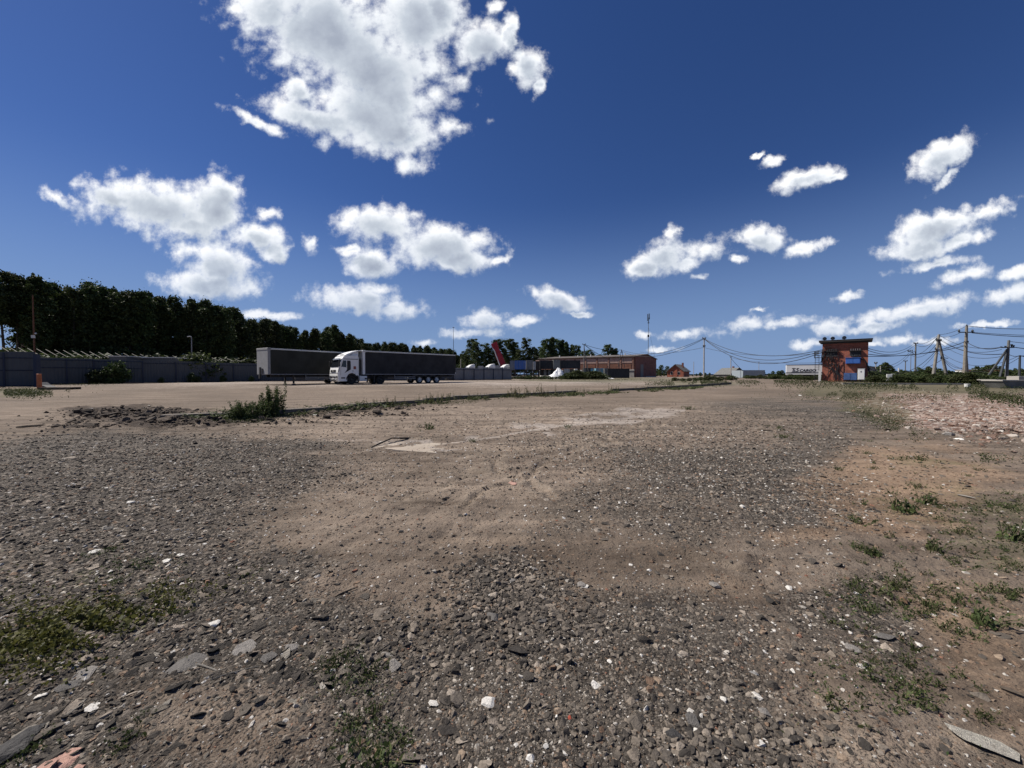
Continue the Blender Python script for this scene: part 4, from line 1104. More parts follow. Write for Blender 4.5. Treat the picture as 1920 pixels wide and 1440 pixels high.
for i in range(7):
    x0 = 3.85 + rg.uniform(-.5, .6)
    pts = [(x0, -.28, 4.1), (x0+.2, -.34, 3.75), (4.75+i*.05, -.22, 3.4-i*.06), (5.15, -.12, 2.7-i*.1), (5.45, -.08, 2.0-i*.12)]
    MB().tube(pts, .03, 5).build('cable', wire_m, wl)
for i in range(4):
    z = 4.75 - i*.22
    MB().tube([(.05, -.08, z), (.9, -.16, z+.12), (1.7, -.14, z+.25-.1*i), (2.3, -.10, z-.25)], .028, 5).build('cable', wire_m, wl)
for x, zz in ((2.0, 2.6), (2.55, 3.2), (1.7, 2.2)):
    MB().box(x-.02, x+.02, -.06, 0, .2, zz).build('conduit', wire_m, wl)
bx = MB().box(2.78, 4.42, -.75, 0, 2.72, 3.55).build('blue_cabinet', blue, ks, bevel=.02)
MB().box(2.86, 3.58, -.775, -.75, 2.8, 3.47).build('door', blue, bx); MB().box(3.62, 4.34, -.775, -.75, 2.8, 3.47).build('door', blue, bx)
MB().box(2.72, 4.48, -.82, 0, 3.55, 3.62).build('lid', blue, bx)
bl = MB().box(2.6, 4.05, -.9, -.1, .3, 1.35).build('blue_cabinet', mat('blue_dull', (.05, .10, .24), .7, vary=.2), ks, bevel=.02)
MB().box(2.66, 3.3, -.93, -.9, .36, 1.28).build('door', mat('blue_dull', (0,0,0)), bl)
wc = MB().box(4.15, 4.92, -1.0, -.3, .35, 1.95).build('white_cabinet', white, ks, bevel=.02)
MB().box(4.2, 4.87, -1.02, -1.0, .42, 1.88).build('door', white, wc); MB().box(4.12, 4.95, -1.04, -.28, 1.95, 2.0).build('lid', off_white, wc)
MB().prism([(4.46, 1.42), (4.58, 1.42), (4.50, 1.52), (4.60, 1.52), (4.52, 1.68), (4.50, 1.60), (4.44, 1.60)], -1.035, -1.022).build('warning_mark', black, wc)
MB().box(-.4, -.1, -.4, 0, 0, 1.75).build('white_post', off_white, ks)
# ladder with a cage platform at the left wall
ld = MB()
for x in (-.38, -.85): ld.tube([(x, -.1, 0), (x, -.1, 4.2 + (.0 if x > -.5 else .6))], .035, 5)
for i in range(17): ld.tube([(-.38, -.1, .3 + i*.27), (-.85, -.1, .3 + i*.27)], .022, 4)
for z in (3.75,): ld.box(-.95, 0, -.5, .3, z-.04, z+.02)
for z in (4.15, 4.5, 4.75): ld.tube([(0, -.5, z), (-.95, -.5, z), (-.95, .3, z), (0, .3, z)], .022, 4)
for x, y in ((-.95, -.5), (-.5, -.5), (-.95, .3)): ld.tube([(x, y, 3.7), (x, y, 4.78)], .025, 4)
ld.build('ladder', frame_m, ks)
# round floodlights on the roof
for i, (x, lab) in enumerate(((.25, 'left round floodlight on the brick tower roof'), (1.22, 'middle round floodlight on the brick tower roof'), (2.55, 'right round floodlight on the brick tower roof, set apart'))):
    wp = ks.matrix_world
    p = Vector(ks.location) + Vector((kd.x*x, kd.y*x, KH+.05))
    f = empty('floodlight', p, ks.rotation_euler.z, lab, 'floodlight', 'floodlights on the brick tower')
    hd = MB().tube([(0,-.17,.3),(0,-.15,.3),(0,.0,.3),(0,.14,.3),(0,.2,.3)], [.20,.25,.24,.15,.06], 16).build('lamp_housing', black, f)
    MB().tube([(0,-.19,.3),(0,-.175,.3)], [.12,.15], 14).build('lens', glassm, hd)
    MB().tube([(0,0,0),(0,0,.1)], .05, 6).tube([(-.27,0,.3),(-.2,0,.08),(.2,0,.08),(.27,0,.3)], .02, 4).build('bracket', frame_m, f)

# utility boxes on a leg
for (px, y0, y1, Yd, wpx, lab) in ((1667.5, 701.5, 714, 52, 7.5, 'white meter box on a post right of the brick tower'), (1674, 701, 709, 54, 4.5, 'smaller white meter box just behind the first one')):
    a = P(px-wpx/2, y0, Yd); b = P(px+wpx/2, y1, Yd); gz = H1(a.x, Yd)
    e = empty('meter_box', ((a.x+b.x)/2, Yd, gz), R(-30), lab, 'meter box', 'white meter boxes')
    hw = (b.x-a.x)/2
    bb = MB().box(-hw, hw, -.12, .12, b.z-gz, a.z-gz).build('box', off_white, e, bevel=.01)
    MB().box(-hw+.04, hw-.04, -.14, -.12, b.z-gz+.06, a.z-gz-.06).build('door', off_white, bb)
    MB().tube([(0,0,-.1),(0,0,b.z-gz)], .05, 6).build('post', frame_m, e)
# pale gable of a low store right of the tower
a = P(1627, 688, 75); b = P(1646, 710, 75); gz = H1(a.x, 75)
e = empty('low_store', (a.x, 75, gz), 0, 'pale grey concrete store with a sloping top behind the right side of the brick tower', 'building')
Wd = b.x-a.x; Hh = a.z-gz
MB().prism([(-.6, -.2), (Wd, -.2), (Wd, Hh*.25), (Wd*.62, Hh*.95), (-.6, Hh)], 0, 5).build('wall', mat('pale_grey_wall', (.33,.33,.32), .9), e)
MB().prism([(-.7, Hh+.0), (Wd*.62, Hh*.95), (Wd+.1, Hh*.25), (Wd+.1, Hh*.25+.1), (Wd*.62+.05, Hh*.95+.1), (-.7, Hh+.1)], -.1, 5.1).build('roof', conc_dk, e)

# ================================================================== poles on the right
GP = 'utility poles'
concrete_pole(1641.5, 679, 88, 'thin pale pole just right of the brick tower, with small fittings', .12, .09, conc, [(.3, .3, 0)])
concrete_pole(1650.5, 686, 92, 'short pale pole right behind the first thin one', .10, .09, conc)
concrete_pole(1684.5, 690, 90, 'very short white pole stub standing in the bushes', .13, .12, off_white)
concrete_pole(1697, 676, 112, 'far thin dark pole left of the pole with the side bracket', .13, .10, conc_dk, [(.2, .5, 0)])
concrete_pole(1707, 664, 130, 'far thin pole directly left of the bracket pole', .10, .06, conc_dk)
br_pole, t = concrete_pole(1715.5, 642.5, 98, 'dark topped pole with a side bracket and insulators over the bushes', .19, .14, conc_dk, [(.25, .5, 0)])
MB().tube([(-1.9,0,t.z-2.2),(-.9,0,t.z-2.5),(0,0,t.z-2.1),(0,0,t.z-3.2),(-.9,0,t.z-2.5)], .07, 5).build('side_bracket', poletop, br_pole)
for x in (-1.9, -1.4, -.9): MB().tube([(x,0,t.z-2.4),(x,0,t.z-2.0),(x,0,t.z-1.8)], [.05,.13,.06], 6).build('insulator', poletop, br_pole)
T15 = P(1715.5, 643, 98)
# A shaped double pole
Y6 = 72
g = ground_pt(1760, Y6); tp = P(1760.5, 627, Y6) - g; l0 = P(1748, 715, Y6) - g; l1 = P(1781.5, 717, Y6) - g
e = empty('a_frame_pole', g, 0, 'A shaped pair of concrete poles with many wires, left of the tall crossarm pole', 'utility pole', GP)
m1 = tp.lerp(l0, .45)
MB().tube([(l0.x, 0, l0.z-.6), (tp.x, 0, tp.z)], [.27, .17], 8).build('pole', mat('concrete_pole', (.21, .20, .18), .9, vary=.2, scale=1), e)
j = tp + Vector((.2, 0, -1.0))
MB().tube([(l1.x, .2, l1.z-.6), (j.x, .2, j.z)], [.26, .18], 8).build('strut', mat('concrete_pole', (0,0,0)), e)
for (px, py, half) in ((1759.5, 638, .45), (1757, 655, .5), (1770, 671, .7), (1767, 673, .4)):
    p = P(px, py, Y6) - g; MB().tube([(p.x-half, -.05, p.z+.1), (p.x+half, -.05, p.z-.1)], .06, 4).tube([(p.x-half*.8, -.05, p.z-.1), (p.x-half*.8, -.05, p.z+.35)], .08, 5).build('crossarm', poletop, e)
MB().box(tp.x-.25, tp.x+.35, -.2, .3, tp.z-1.3, tp.z-.9).build('joint_plate', poletop, e)
TA = [P(1760.5, 627.5, Y6), P(1762, 637, Y6), P(1757, 655, Y6), P(1770, 672, Y6)]
# tall pole with crossarm and its strut
Y7 = 60
g = ground_pt(1811, Y7); tp = P(1812.5, 612, Y7) - g; l0 = P(1808, 716, Y7) - g; l1 = P(1818, 716, Y7) - g
e = empty('crossarm_pole', g, 0, 'tallest concrete pole with a wide crossarm and insulators at its ends', 'utility pole', GP)
MB().tube([(l0.x, 0, l0.z-.6), (tp.x, 0, tp.z)], [.29, .15], 8).build('pole', mat('concrete_warm', (.20,.18,.15), .9, vary=.15), e)
j = P(1811.5, 641, Y7) - g
MB().tube([(l1.x, .25, l1.z-.6), (j.x, .15, j.z)], [.24, .16], 8).build('strut', mat('concrete_warm', (0,0,0)), e)
ca = P(1812, 623, Y7) - g
MB().box(ca.x-1.2, ca.x+1.2, -.07, .07, ca.z-.07, ca.z+.07).build('crossarm', poletop, e)
for x in (-1.15, .95): MB().tube([(ca.x+x, 0, ca.z), (ca.x+x, 0, ca.z+.2), (ca.x+x, 0, ca.z+.42)], [.05, .16, .07], 7).build('insulator', poletop, e)
MB().tube([(tp.x,0,tp.z-.1),(tp.x,0,tp.z+.15),(tp.x,0,tp.z+.3)], [.06,.12,.04], 6).build('insulator', poletop, e)
MB().box(tp.x-.18, tp.x+.18, -.18, .18, j.z-.12, j.z+.15).build('collar', poletop, e)
T7 = [P(1812.5, 611, Y7), P(1802, 623, Y7), P(1822, 623, Y7)]
# braced pole at the right
Y8 = 50
g = ground_pt(1888, Y8); tp = P(1891.5, 638, Y8) - g; l0 = P(1886, 722, Y8) - g
e = empty('braced_pole', g, 0, 'dark topped pole propped by two leaning struts behind the concrete troughs', 'utility pole', GP)
MB().tube([(l0.x, 0, l0.z-.4), (tp.x, 0, tp.z)], [.17, .12], 8).build('pole', conc_dk, e)
for (px, py, dy, nm) in ((1850, 719, .5, 0), (1861, 722, -.5, 1)):
    f = P(px, py, Y8) - g; top = P(1888 + nm, 655, Y8) - g
    MB().tube([(f.x, dy, f.z-.2), (top.x, 0, top.z)], [.13, .11], 7).build('strut', poletop, e)
ca = P(1889.5, 651.5, Y8) - g
MB().box(ca.x-.9, ca.x+.8, -.06, .06, ca.z-.06, ca.z+.06).build('crossarm', poletop, e)
for x, hh in ((-.85, .12), (.75, .3), (.5, .42), (-.3, .2)): MB().tube([(ca.x+x, 0, ca.z), (ca.x+x, 0, ca.z+hh)], [.05, .12], 6).build('insulator', poletop, e)
T8 = [P(1891.5, 640, Y8), P(1878, 651, Y8), P(1902, 651, Y8), P(1889, 663, Y8)]
e, t = concrete_pole(1911, 666, 56, 'plain black pole at the right edge with a short arm', .14, .11, poletop)
MB().box(-.1, 3.4, -.06, .06, t.z-.18, t.z-.06).build('crossarm', poletop, e)
T9 = P(1911, 667, 56)
T9r = P(1960, 667, 56)

# ---- wires
G1 = 'wires from the hall to the brick tower'
kzt = P(1540, 656, 60.2)
for i, (dy, sag, r, lab) in enumerate(((0, 2.2, .045, 'thick upper wire from the island pole to the brick tower'), (1.5, 2.9, .045, 'middle sagging wire from the island pole to the brick tower'), (4, 3.4, .05, 'lowest and heaviest wire from the island pole to the brick tower'))):
    wire(TOPM + Vector((.1*i, 0, -.1*i)), P(1545, 655 + dy, 59.5), sag, r, lab, G1)
for i, (dy, sag, r, lab) in enumerate(((0, 2.4, .05, 'upper wire from the island pole left to the hall bracket'), (3, 2.9, .05, 'lower wire from the island pole left to the hall bracket'))):
    wire(P(1319.5, 634.5 + dy*.4, 85), TOPA + Vector((0, 0, -.4*i)), sag, r, lab, G1)
for i, (q, sag, lab) in enumerate(((TOPA, .8, 'wire from the grey hall pole to the hall bracket'), (P(1143, 675, 139), .3, 'wire dropping from the grey hall pole to the hall wall'), (P(1121, 664, 150), .3, 'short wire running from the grey hall pole over the hall roof'))):
    wire(TOPL, q, sag, .06, lab, G1)
wire(P(1319.5, 651.5, 85), P(1200, 660, 150), .9, .035, 'thin lower wire from the island pole toward the hall', G1)
wire(P(1319.5, 651.5, 85), P(1542, 662, 59.5), 1.0, .03, 'thin lower wire from the island pole to the brick tower', G1)
wire(P(1370, 671, 120), P(1542, 680, 60), .6, .03, 'thin wire from the far pole past the lettered trailer', G1)
wire(P(1370, 671, 120), P(1393, 695, 118), .2, .05, 'short wire dropping from the far pole to the pale container', G1)
wire(P(999.5, 665, 122), P(1030, 676, 118), .2, .05, 'short wire from the dark thin pole toward the hall roof', G1)
G2 = 'wires between the right hand poles'
KR = [P(1627, 653, 56), P(1627, 662, 56), P(1627, 674, 56), P(1627, 686, 56), P(1627, 690, 56)]
spans = [(KR[0], T15, 1.3, 'wire from the tower top to the bracket pole'), (KR[0] + Vector((0,0,-.3)), T15 + Vector((0,0,-.5)), 1.4, 'second wire from the tower top to the bracket pole'),
 (KR[3], P(1704, 662, 97), 1.3, 'wire rising from the tower to the side bracket'), (KR[4], P(1706, 664, 97), 1.5, 'lower wire rising from the tower to the side bracket'),
 (P(1706, 662, 97), TA[0], 1.6, 'wire from the side bracket to the top of the A shaped poles'), (P(1706, 664, 97), TA[1], 1.8, 'second wire from the side bracket to the A shaped poles'),
 (T15, TA[0], .8, 'top wire from the bracket pole to the A shaped poles'), (T15 + Vector((0,0,-.3)), TA[0] + Vector((0,0,-.3)), 1.2, 'second top wire from the bracket pole to the A shaped poles'),
 (KR[4], TA[2], 2.4, 'low wire from the tower to the middle of the A shaped poles'), (KR[4] + Vector((0,0,-.4)), TA[2] + Vector((0,0,-.4)), 2.8, 'lowest heavy wire from the tower to the A shaped poles'), (P(1675, 698, 80), TA[3], 1.0, 'wire from the bushes to the lower arm of the A shaped poles'),
 (TA[0], T7[0], .3, 'wire from the A shaped poles up to the tallest pole'), (TA[0] + Vector((0,0,-.3)), T7[1], .4, 'second wire from the A shaped poles up to the crossarm'),
 (TA[0], T8[1], 1.0, 'top wire from the A shaped poles to the braced pole'), (TA[0] + Vector((0,0,-.5)), T8[1] + Vector((0,0,-.3)), 1.3, 'second wire from the A shaped poles to the braced pole'),
 (TA[1], T8[3], 1.0, 'third wire from the A shaped poles to the braced pole'), (TA[1] + Vector((0,0,-.5)), T8[3] + Vector((0,0,-.2)), 1.4, 'fourth wire from the A shaped poles to the braced pole'),
 (TA[2], T9, 2.2, 'wire from the middle of the A shaped poles to the black pole'), (TA[2] + Vector((0,0,-.5)), T9 + Vector((0,0,-.3)), 2.8, 'lower wire from the middle of the A shaped poles to the black pole'),
 (TA[3], P(1806, 690, 60), .6, 'low wire from the A shaped poles down behind the tallest pole'), (TA[3] + Vector((0,0,-.2)), P(1806, 693, 60), .8, 'lowest wire from the A shaped poles behind the tallest pole'),
 (T7[2], P(2100, 625, 52), .4, 'level wire leaving the crossarm to the right edge'), (T7[2] + Vector((0,0,-.1)), P(2100, 628, 52), .5, 'second level wire leaving the crossarm to the right edge'),
 (T7[0], P(2100, 600, 52), .8, 'faint wire from the top of the tallest pole to the right edge'),
 (T8[0], P(2100, 648, 45), .3, 'wire from the top of the braced pole to the right edge'), (T8[2], P(2100, 662, 45), .3, 'wire from the braced pole arm to the right edge'),
 (T8[3], T9, .2, 'short wire from the braced pole to the black pole'), (T8[1], P(1812, 641, 60), .6, 'wire from the braced pole arm back to the collar of the tallest pole'),
 (T9, P(2100, 676, 50), .5, 'wire from the black pole to the right edge'), (P(1627, 668, 56), P(1811, 648, 60), .5, 'thin straight wire from the tower to the tallest pole'), (P(1627, 664, 56), P(1811, 640, 60), 1.0, 'thin upper wire from the tower to the tallest pole')]
for p, q, sg, lab in spans: wire(p, q, sg, .030 + .008 * (len(lab) % 3), lab, G2)

# ================================================================== right edge: troughs, blocks, bucket, sheds
def trough(px, Yd, L, wd, h, ang, label):
    g = ground_pt(px, Yd); e = empty('concrete_trough', g, R(ang), label, 'trough', 'concrete troughs')
    sh = MB()
    sh.prism([(-L/2+.35, .0), (L/2-.35, .0), (L/2, h), (-L/2, h)], -wd/2, wd/2)
    s = sh.build('shell', conc_dk, e, bevel=.02)
    r = MB().box(-L/2-.05, L/2+.05, -wd/2-.05, -wd/2+.10, h, h+.09).box(-L/2-.05, L/2+.05, wd/2-.10, wd/2+.05, h, h+.09).box(-L/2-.05, -L/2+.12, -wd/2+.1, wd/2-.1, h, h+.09).box(L/2-.12, L/2+.05, -wd/2+.1, wd/2-.1, h, h+.09)
    r.build('rim', conc, e)
    return e
trough(1895, 34, 2.9, 1.6, .62, -6, 'near concrete trough with a pale rim, half buried in weeds at the right edge')
trough(1868, 41, 2.2, 1.5, .55, 4, 'darker concrete trough behind the near one, below the leaning struts')
o = MB().box(-.9, 1.4, -.5, .5, 0, 1.0).build('concrete_block', conc, None, bevel=.03, loc=ground_pt(1915, 39.5)); tag(o, 'grey square concrete block above the near trough at the right edge', 'concrete block')
e = empty('bucket', ground_pt(1814, 36.3), 0, 'white plastic bucket standing among the weeds at the edge of the rubble', 'bucket')
MB().tube([(0,0,-.02),(0,0,.28)], [.17,.21], 14).build('bucket_body', white, e, smooth=False); MB().tube([(0,0,.27),(0,0,.31)], .225, 14).build('lid', white, e)
e = empty('rust_wagon', ground_pt(1855, 110), 0, 'rusty orange red shed row beyond the leaning struts', 'shed')
a = P(1839, 694, 110) - e.location; b = P(1876, 694, 110) - e.location
for i in range(5):
    x0 = a.x + (b.x-a.x)*i/5; MB().box(x0, x0+(b.x-a.x)/5-.12, 0, 4, 0, a.z+.1*(i%2)).build('bay', rust if i % 2 else orange, e)
MB().box(a.x-.2, b.x+.2, -.2, 4.2, a.z+.12, a.z+.3).build('roof', conc_dk, e)
e = empty('small_house', ground_pt(1817, 82), 0, 'narrow white and brown hut right behind the tallest pole', 'hut')
a = P(1811, 694, 82) - e.location; b = P(1822, 694, 82) - e.location
MB().box(a.x, (a.x+b.x)/2-.02, 0, 2, 0, a.z).build('wall', white, e); MB().box((a.x+b.x)/2, b.x, 0, 2, 0, a.z-.2).build('wall', mat('tan_wall', (.35,.2,.13), .9), e)
MB().box(a.x-.1, b.x+.1, -.1, 2.1, a.z, a.z+.12).build('roof', conc, e)
rg = random.Random(5)
for i in range(9):
    px = 1845 + i*10 + rg.uniform(-4, 4); Yd = 52 + rg.uniform(0, 8)
    o = link('broken_slab', rock_mesh(300+i, .5, 12, 1.5), None, ground_pt(px, Yd) + Vector((0,0,.45)), (rg.uniform(-.2,.2), rg.uniform(-.2,.2), rg.uniform(0,3)), (1.5, 1.2, .9)); o.data.materials.append(conc)
    tag(o, 'pale broken concrete slab heaped behind the leaning pole struts', 'slab', 'broken slabs behind the struts')
o = MB().box(-6.2, 6.2, -.12, .12, -.02, .14).build('edge_beam', conc, None, loc=ground_pt(1690, 44), rot=(0, 0, R(-6))); tag(o, 'long pale concrete edging beam along the foot of the bushes', 'beam')
# brown drum on the island
e = empty('drum', ground_pt(1363.5, 71), 0, 'small rusty brown drum at the right end of the weedy island', 'drum')
MB().tube([(0,0,-.05),(0,0,.02),(0,0,.68),(0,0,.70)], [.40,.42,.42,.38], 14).build('drum_body', mat('brown_rust', (.07,.04,.03), .9), e)
MB().tube([(0,0,.3),(0,0,.36)], .44, 14).build('hoop', mat('brown_rust', (0,0,0)), e)

# ================================================================== far hills
V = []; F = []; n = 160
for i in range(n + 1):
    a = R(-75 + 150 * i / n); r = 2600
    x, y = math.sin(a)*r, math.cos(a)*r
    u_ = math.degrees(a)
    hgt = 5 + 9 * fbm(np.array([i*.09]), np.array([2.2]), 77)[0] + 9 * math.exp(-((u_ - 49)/5) ** 2)
    V += [(x, y, -5), (x, y, hgt), (x*1.15, y*1.15, hgt*1.05), (x*1.3, y*1.3, -5)]
for i in range(n):
    for k in range(3): F.append((4*i+k, 4*i+4+k, 4*i+5+k, 4*i+1+k))
o = MB().add(V, F).build('hills', mat('far_wood_hazed', (.030, .045, .060), 1.0, vary=.2, scale=.01, spec=0), None); tag(o, kind='structure')  # wood colour turned blue, distance haze painted into it

# ================================================================== trees
def leaf_quads(C, S, rg, aspect=1.0, updir=.0):
    """one bent quad per leaf clump, random attitude"""
    n = len(C)
    a = rg.normal(size=(n, 3)); a /= np.linalg.norm(a, axis=1)[:, None]
    b = rg.normal(size=(n, 3)); b[:, 2] += updir
    b -= (b * a).sum(1)[:, None] * a; b /= np.linalg.norm(b, axis=1)[:, None]
    S = S[:, None]
    v0 = C - b * S * .5; v2 = C + b * S * .5
    v1 = C + a * S * .42 * aspect + b * S * rg.uniform(-.15, .25, (n, 1)); v3 = C - a * S * .42 * aspect + b * S * rg.uniform(-.15, .25, (n, 1))
    V = np.stack([v0, v1, v2, v3], 1).reshape(-1, 3)
    F = np.arange(4 * n).reshape(-1, 4)
    return V, F
def crown(seed, H, Rr, z0, nb, nl, leaf, shape='round', spread=.5):
    rg = np.random.default_rng(seed); Cs = []; Ss = []
    for i in range(nb):
        t = (i + rg.random()) / nb; z = z0 + (H - z0) * t * .97
        if shape == 'round': rr = Rr * math.sqrt(max(0.05, 1 - (2*t - .95) ** 2)) * 1.0
        elif shape == 'cone': rr = Rr * (1 - t) ** .8 + .25
        elif shape == 'pine': rr = Rr * (.35 + .75 * math.sin(math.pi * min(1, t * .85 + .12)))
        else: rr = Rr * (.55 + .6 * math.sin(math.pi * min(1, .2 + t*.8)))
        ang = rg.random() * 6.283; q = rr * math.sqrt(rg.random()) * .85
        c = np.array([math.cos(ang)*q, math.sin(ang)*q, z]); br = rg.uniform(.45, 1.0) * spread * Rr * .85
        k = int(nl / nb * rg.uniform(.6, 1.4))
        d = rg.normal(size=(k, 3)); d /= np.linalg.norm(d, axis=1)[:, None]; d *= (rg.random((k, 1)) ** .45) * br
        d[:, 2] *= .7
        Cs.append(c + d); Ss.append(np.full(k, leaf) * rg.uniform(.5, 1.35, k))
        k2 = k // 3; a2 = rg.random(k2) * 6.283; q2 = rr * np.sqrt(rg.random(k2)) * .98
        Cs.append(np.stack([np.cos(a2)*q2, np.sin(a2)*q2, z + rg.normal(0, (H-z0)/nb*1.6, k2)], 1)); Ss.append(np.full(k2, leaf) * rg.uniform(.4, 1.1, k2))
    Cc = np.concatenate(Cs); keep = Cc[:, 2] > .05
    return leaf_quads(Cc[keep], np.concatenate(Ss)[keep], rg)
def trunk_mb(seed, H, r, nbr=6, z0=.3, spread=2.0):
    rg = random.Random(seed); mb = MB(); pts = []
    for i in range(7):
        t = i / 6; pts.append((rg.uniform(-.12, .12)*t*2, rg.uniform(-.12, .12)*t*2, H*.93*t - (.4 if i == 0 else 0)))
    mb.tube(pts, [r*(1 - .85*i/6) for i in range(7)], 7)
    for k in range(nbr):
        t = z0 + (0.9 - z0) * (k + rg.random()) / nbr; a = rg.random()*6.28; L = spread*(1.15 - t)*1.3
        b = Vector((0, 0, H*.93*t)); e_ = b + Vector((math.cos(a)*L, math.sin(a)*L, L*.55))
        mb.tube([b, b.lerp(e_, .5) + Vector((0, 0, -.1)), e_], [r*.35*(1.1-t), r*.2, .02], 5)
    return mb
def tree_proto(name, seed, H, Rr, z0, nb, nl, leaf, shape, lm, bm_, r, label, cat='tree', spread=.5, group='forest trees'):
    e = empty(name, (0, 0, 0), 0, label, cat, group)
    V, F = crown(seed, H, Rr, z0, nb, nl, leaf, shape, spread)
    link('crown', np_mesh('crown', V, F, lm), e)
    trunk_mb(seed, H, r, 7, max(.25, z0/H), Rr).build('trunk', bm_, e, smooth=True)
    return e
def stamp(proto, first, loc, h, rz, label, w_=1.0, name=None, group=None):
    o = proto if first else copy_tree(proto)
    o.location = loc; o.rotation_euler.z = rz; H = proto['h0']
    s = h / H; o.scale = (s * w_, s * w_, s); o['label'] = label
    if group: o['group'] = group
    return o
KIN = [tree_proto('forest_tree', 11, 20, 3.4, 5.0, 46, 7200, .50, 'round', leaf_dark, bark, .30, '-'),
       tree_proto('forest_tree', 12, 20, 3.0, 5.5, 44, 6800, .50, 'round', leaf_dark, bark, .28, '-'),
       tree_proto('forest_tree', 13, 20, 3.6, 7.5, 42, 6800, .50, 'pine', leaf_dark, bark, .30, '-'),
       tree_proto('forest_tree', 14, 20, 2.6, 3.0, 50, 6800, .48, 'oval', leaf_dark, bark, .26, '-'),
       tree_proto('pine_tree', 15, 20, 3.2, 10.5, 40, 5000, .42, 'pine', leaf_dark, bark, .30, '-'),
       tree_proto('forest_tree', 16, 20, 3.1, 3.0, 48, 7200, .50, 'oval', leaf_dark, bark, .28, '-')]
for k in KIN: k['h0'] = 20.0; k['used'] = 0
def topline(px):
    xs = [-250, -60, 0, 30, 60, 95, 110, 125, 145, 160, 175, 200, 240, 265, 285, 320, 350, 390, 415, 430, 445, 452, 480, 500, 530, 558, 566, 600, 625, 650, 680, 700, 740, 770, 800, 830, 850, 866]
    ys = [505, 510, 512, 518, 517, 524, 526, 530, 545, 530, 527, 537, 543, 553, 543, 552, 557, 562, 574, 561, 583, 597, 599, 597, 607, 616, 624, 612, 611, 622, 634, 640, 640, 646, 648, 652, 656, 662]
    return float(np.interp(px, xs, ys))
rg = random.Random(21); cnt = 0
def where(px):
    for lim, s in ((-1, 'just outside the left edge'), (60, 'at the left edge behind the rusty mast'), (130, 'right of the rusty mast'), (200, 'above the first fence bays'), (265, 'above the middle of the left fence'), (330, 'left of the small street lamp'), (400, 'right around the small street lamp'), (450, 'at the step where the skyline drops'),
                   (520, 'above the front of the uncoupled trailer'), (600, 'above the uncoupled trailer'), (680, 'above the white cab'), (770, 'above the front half of the grey trailer'), (3000, 'above the rear of the grey trailer')):
        if px < lim: return s
for row in range(3):
    px = -170.0
    while px < 870:
        base_Y = float(np.interp(px, [-170, 0, 450, 460, 560, 870], [88, 92, 128, 150, 170, 235]))
        Yd = base_Y + row * 7 + rg.uniform(-2, 2)
        hole = (px < 45 or 100 < px < 125)
        ty = topline(px) + (rg.choice((-3, 0, 1, 4, 9, 14)) if row == 0 else rg.choice((1, 4, 10, 20))) * (110 / base_Y)
        g = ground_pt(px, Yd); h = P(px, ty, Yd).z - g.z
        if row > 0 and -75 < px < 42: px += 14; continue
        k = KIN[4] if (px < 46 and px > -90) else KIN[rg.choice((0, 1, 2, 3, 5))]
        lab = ('dark forest tree ' if k is not KIN[4] else 'bare trunked pine ') + where(px) + (', front row' if row == 0 else ', second row' if row == 1 else ', back row')
        o = stamp(k, k['used'] == 0, g, h, rg.random()*6.28, lab, rg.uniform(.85, 1.2) * (20 / h) ** .5)
        k['used'] = 1; cnt += 1
        px += FPX / Yd * rg.uniform(3.0, 5.2) * (1.0 if row == 0 else 1.3)
# undergrowth behind the fences
BUSH = []
for i in range(4):
    e = empty('bush', (0, 0, 0), 0, '-', 'bush', 'bushes')
    V, F = crown(50 + i, 2.6, 1.7, .1, 26, 1500, .26, 'round', .62)
    link('foliage', np_mesh('foliage', V, F, leaf_dark if i == 3 else leaf_bush), e)
    trunk_mb(50 + i, 2.2, .05, 6, .1, 1.2).build('stem', bark, e)
    e['h0'] = 2.6; e['used'] = 0; BUSH.append(e)
def bush(k, px, Yd, h, label, group, w_=1.0):
    b = BUSH[k]; o = stamp(b, b['used'] == 0, ground_pt(px, Yd), h, rg.random()*6.28, label, w_, group=group); b['used'] = 1; return o
px = -40.0
while px < 470:
    Yd = 62 + 22 * max(0, px) / 470 + rg.uniform(-3, 6)
    bush(rg.choice((0, 3, 3)), px, Yd, rg.uniform(3.6, 4.8), 'dark bank bush behind the left fence ' + where(px), 'bushes behind the left fence', 1.5)
    px += rg.uniform(17, 27)
px = -20.0
while px < 860:
    Yd = float(np.interp(px, [-170, 0, 450, 460, 560, 870], [88, 92, 128, 150, 170, 235])) - 4
    if not (-70 < px < 44): bush(3, px, Yd, rg.uniform(5, 8), 'dark forest edge shrub ' + where(px), 'shrubs along the forest edge', 1.0)
    px += FPX / Yd * rg.uniform(3.5, 5.5)
bush(1, 376, 56, 3.9, 'light green bush showing over the fence right of the small street lamp', 'bushes behind the left fence', 1.1)

